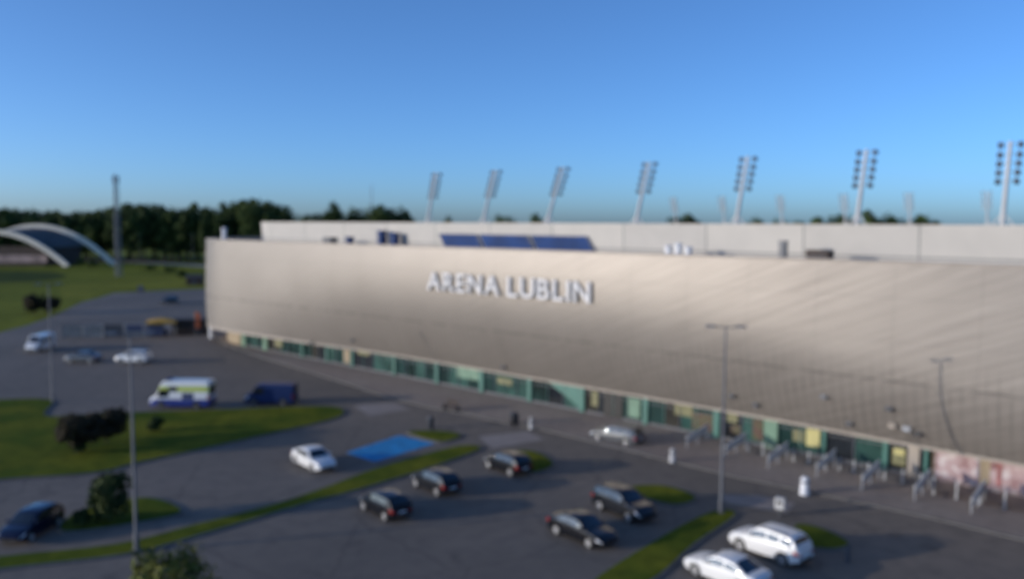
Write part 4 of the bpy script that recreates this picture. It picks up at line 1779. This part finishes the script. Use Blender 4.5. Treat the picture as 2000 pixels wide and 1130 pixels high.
bin_(1004, 829, 'black litter bin on the pavement left of the slim white bollard', .42, 1.1)
bin_(841, 836, 'dark grey litter bin at the road edge above the blue bay', .28, 1.1, .02, 'darksteel')
for u, v, lab in ((1749, 1045, 'dark round manhole cover in the tarmac at lower right'), (1165, 903, 'dark manhole cover in the road below the silver estate')):
    p = at(u, v)
    t = thing('manhole_cover', lab, 'manhole cover', (p.x, p.y, .022))
    mb = MB()
    mb.lathe([(.42, 0), (.42, .012)], 24)
    mb.build('lid', 'darksteel', t)
    mb = MB()
    mb.lathe([(.5, -.01), (.5, .008), (.425, .008)], 24)
    mb.build('frame', 'kerb', t)

# handrails between the kerb and the glazing
hr = [1361, 1436, 1518, 1612, 1699, 1800, 1909]
hv = [867, 885, 906, 922, 946, 966, 990]
names = ['first', 'second', 'third', 'fourth', 'fifth', 'sixth', 'seventh']
for i, (u, v) in enumerate(zip(hr, hv)):
    p = at(u, v, .1)
    lab = 'pale steel handrail running up to the stadium doors, %s from the left of seven' % names[i]
    t = thing('handrail', lab, 'handrail', (p.x, p.y, .1), math.atan2(N.y, N.x), 'handrails before the stadium doors')
    mb = MB()
    mb.tube((-1.7, 0, .95), (1.9, 0, 1.35), .085, .085, 8)
    mb.tube((-1.7, 0, .55), (1.9, 0, .9), .035, .035, 8)
    mb.build('rail', 'concrete', t, smooth=40)
    mb = MB()
    mb.bar((-1.6, 0, .64), (1.82, 0, 1.01), .03, .46)
    mb.build('infill_panel', 'concrete', t)
    for xx in (-1.65, .1, 1.85):
        mb = MB()
        zz = 1.15 + xx * .11
        mb.tube((xx, 0, -.05), (xx, 0, zz), .05, .05, 8)
        mb.build('post', 'steel', t, smooth=40)

# dark mesh fence before the painted wall
def fence_run(name, label, n, s0, s1, hgt, bay, infill, group=None, z=.12):
    t = thing(name, label, 'fence', tuple(W(s0, n, z)), AZ, group)
    L_ = s1 - s0
    k = max(1, round(L_ / bay))
    for i in range(k + 1):
        mb = MB()
        mb.box(L_ * i / k - .05, L_ * i / k + .05, -.05, .05, -.1, hgt)
        mb.box(L_ * i / k - .09, L_ * i / k + .09, -.09, .09, -.1, .04)
        mb.build('post', 'steel', t)
    for i in range(k):
        x0, x1 = L_ * i / k + .055, L_ * (i + 1) / k - .055
        mb = MB()
        mb.box(x0, x1, -.02, .02, hgt - .1, hgt - .05)
        mb.box(x0, x1, -.02, .02, .08, .13)
        m = int((x1 - x0) / .12)
        for j in range(1, m):
            q = x0 + (x1 - x0) * j / m
            mb.box(q - .018, q + .018, -.012, .012, .131, hgt - .101)
        mb.build('bar_panel', infill, t)
    return t


for i, (u0, u1) in enumerate(((1440, 1500), (1530, 1592), (1622, 1680), (1712, 1785))):
    s0, s1 = s_of(u0, 930, -1.2), s_of(u1, 930, -1.2)
    fence_run('barrier', 'low dark barrier with pale posts between the %s and %s handrails' % (names[i + 1], names[i + 2]), .6, s0, s1, 1.0, 1.2, 'darksteel', 'barriers between the handrails')
s0, s1 = s_of(1815, 985, -1.5), s_of(2060, 985, -1.5)
fence_run('metal_fence', 'dark railing fence with pale posts in front of the pink painted wall', -.6, s0, s1, 1.25, 1.35, 'brown')

# people-free service corner by the left end: fence, canopy, hut
fa, fb = at(122, 660), at(322, 657)
k = 5
lab5 = ['leftmost grey mesh fence panel behind the silver car', 'second grey mesh fence panel from left, right of the dark post', 'dark fence panel, third from left behind the white estate car', 'pale mesh fence panel with blue banner, fourth from the left', 'last dark blue fence panel beside the yellow canopy']
fd = (fb - fa) / k
for i in range(k):
    p = fa + fd * i
    t = thing('fence_panel', lab5[i], 'fence', (p.x, p.y, .02), math.atan2(fd.y, fd.x), 'temporary fence panels at the left end of the car park')
    ln = fd.length - .1
    mb = MB()
    for xx in (.03, ln - .03):
        mb.tube((xx, 0, .02), (xx, 0, 2.05), .035, .035, 8)
    mb.tube((.03, 0, 2.05), (ln - .03, 0, 2.05), .03, .03, 8)
    mb.tube((.03, 0, .22), (ln - .03, 0, .22), .03, .03, 8)
    mb.build('frame', 'steel' if i in (1, 3) else 'darksteel', t)
    mb = MB()
    mb.box(.07, ln - .07, -.012, .012, .26, 2.0)
    mb.build('mesh_sheet', ['mesh_fabric', 'mesh_fabric', 'darksteel', 'mesh_fabric', 'blue_cloth'][i], t)
    mb = MB()
    for xx in (.05, ln - .05):
        mb.box(xx - .12, xx + .12, -.32, .32, -.02, .11)
    mb.build('foot', 'kerb', t, bevel=.02)
    if i == 3:
        mb = MB()
        mb.box(.4, ln - .1, -.03, -.014, 1.0, 1.95)
        mb.build('banner', 'blue_cloth', t)

p = at(317, 656)
t = thing('market_canopy', 'small yellow market canopy on thin legs beside the dark brown hut', 'canopy', (p.x, p.y, .02), R(20))
t.scale = (1.3, 1.3, 1.05)
mb = MB()
mb.add([(-1.7, -1.5, 2.35), (1.7, -1.5, 2.35), (1.7, 1.5, 2.35), (-1.7, 1.5, 2.35), (0, 0, 2.85), (-1.7, -1.5, 2.05), (1.7, -1.5, 2.05), (1.7, 1.5, 2.05), (-1.7, 1.5, 2.05)], [(0, 1, 4), (1, 2, 4), (2, 3, 4), (3, 0, 4), (0, 5, 6, 1), (1, 6, 7, 2), (2, 7, 8, 3), (3, 8, 5, 0)])
mb.build('canopy_top', 'yellow_cloth', t)
for sx in (-1, 1):
    for sy in (-1, 1):
        mb = MB()
        mb.tube((sx * 1.65, sy * 1.45, -.02), (sx * 1.65, sy * 1.45, 2.3), .03, .03, 6)
        mb.build('leg', 'steel', t)
p = at(316, 654)
t = thing('market_counter', 'dark blue cloth-covered counter under the yellow market canopy', 'counter', (p.x, p.y - .2, .02), R(20))
mb = MB()
mb.box(-1.0, 1.0, -.35, .35, 0, .95)
mb.build('cloth', 'blue_cloth', t, bevel=.05)
mb = MB()
mb.box(-1.05, 1.05, -.4, .4, .953, .99)
mb.build('counter_top', 'darksteel', t)

p = at(366, 654)
t = thing('market_hut', 'dark brown wooden hut with flat roof between canopy and stadium corner', 'hut', (p.x, p.y + 1.5, .02), R(12))
mb = MB()
mb.box(-2.6, 2.6, -1.4, 1.4, -.05, 2.4)
mb.build('wall', 'brown', t)
mb = MB()
mb.box(-2.85, 2.85, -1.75, 1.6, 2.405, 2.6)
mb.build('roof', 'recess', t, bevel=.04)
mb = MB()
mb.box(-1.9, .3, -1.42, -1.39, 1.0, 2.3)
mb.build('serving_hatch', 'blackdoor', t)
mb = MB()
mb.box(-2.0, .4, -1.75, -1.42, .92, .98)
mb.build('shelf', 'brown', t)
mb = MB()
mb.box(.9, 1.9, -1.43, -1.4, 0, 2.15)
mb.build('door', 'recess', t)
p = at(387, 652)
t = thing('beach_flag', 'orange and red feather flag beside the brown hut', 'flag', (p.x, p.y - 1.2, .02), R(10))
mb = MB()
mb.tube((0, 0, -.02), (0, 0, 3.9), .03, .02, 6)
mb.build('pole', 'steel', t)
mb = MB()
prof_ = [(0, 1.0), (.75, 1.15), (.8, 3.2), (.5, 3.75), (.05, 3.9), (0, 3.9)]
n = len(prof_)
mb.add([(x + .02, -.012, z) for x, z in prof_] + [(x + .02, .012, z) for x, z in prof_], [tuple(range(n)), tuple(range(2 * n - 1, n - 1, -1))] + [(i, (i + 1) % n, (i + 1) % n + n, i + n) for i in range(n)])
mb.build('cloth', 'orange', t)
mb = MB()
mb.box(-.3, .3, -.3, .3, -.02, .06)
mb.build('foot', 'darksteel', t)

# shed and small box in the meadow
p = at(381, 556)
t = thing('shed', 'dark brown garden shed on the meadow beside the stadium corner', 'shed', (p.x, p.y, 0), R(10))
mb = MB()
mb.box(-2.2, 2.2, -1.6, 1.6, -.05, 2.3)
mb.build('wall', 'brown', t)
mb = MB()
mb.add([(-2.5, -1.9, 2.3), (2.5, -1.9, 2.3), (2.5, 1.9, 2.3), (-2.5, 1.9, 2.3), (-2.5, 0, 3.1), (2.5, 0, 3.1)], [(0, 1, 5, 4), (2, 3, 4, 5), (0, 4, 3), (1, 2, 5), (3, 2, 1, 0)])
mb.build('roof', 'recess', t)
mb = MB()
mb.box(-.5, .5, -1.63, -1.605, 0, 1.95)
mb.build('door', 'darksteel', t)
p = at(275, 570)
t = thing('utility_cabinet', 'small dark blue-grey utility cabinet at the far edge of the tarmac', 'cabinet', (p.x, p.y, .02), R(10))
mb = MB()
mb.box(-.7, .7, -.4, .4, .1, 1.6)
mb.build('casing', 'p_blue', t, bevel=.04)
mb = MB()
mb.box(-.75, .75, -.45, .45, -.02, .1)
mb.build('plinth', 'kerb', t)
mb = MB()
mb.box(-.62, .62, -.42, -.405, .2, 1.5)
mb.build('door', 'greysteel', t)

# ------------------------------------------------------------------ render settings
SC.cycles.use_denoising = True
SC.cycles.max_bounces = 6
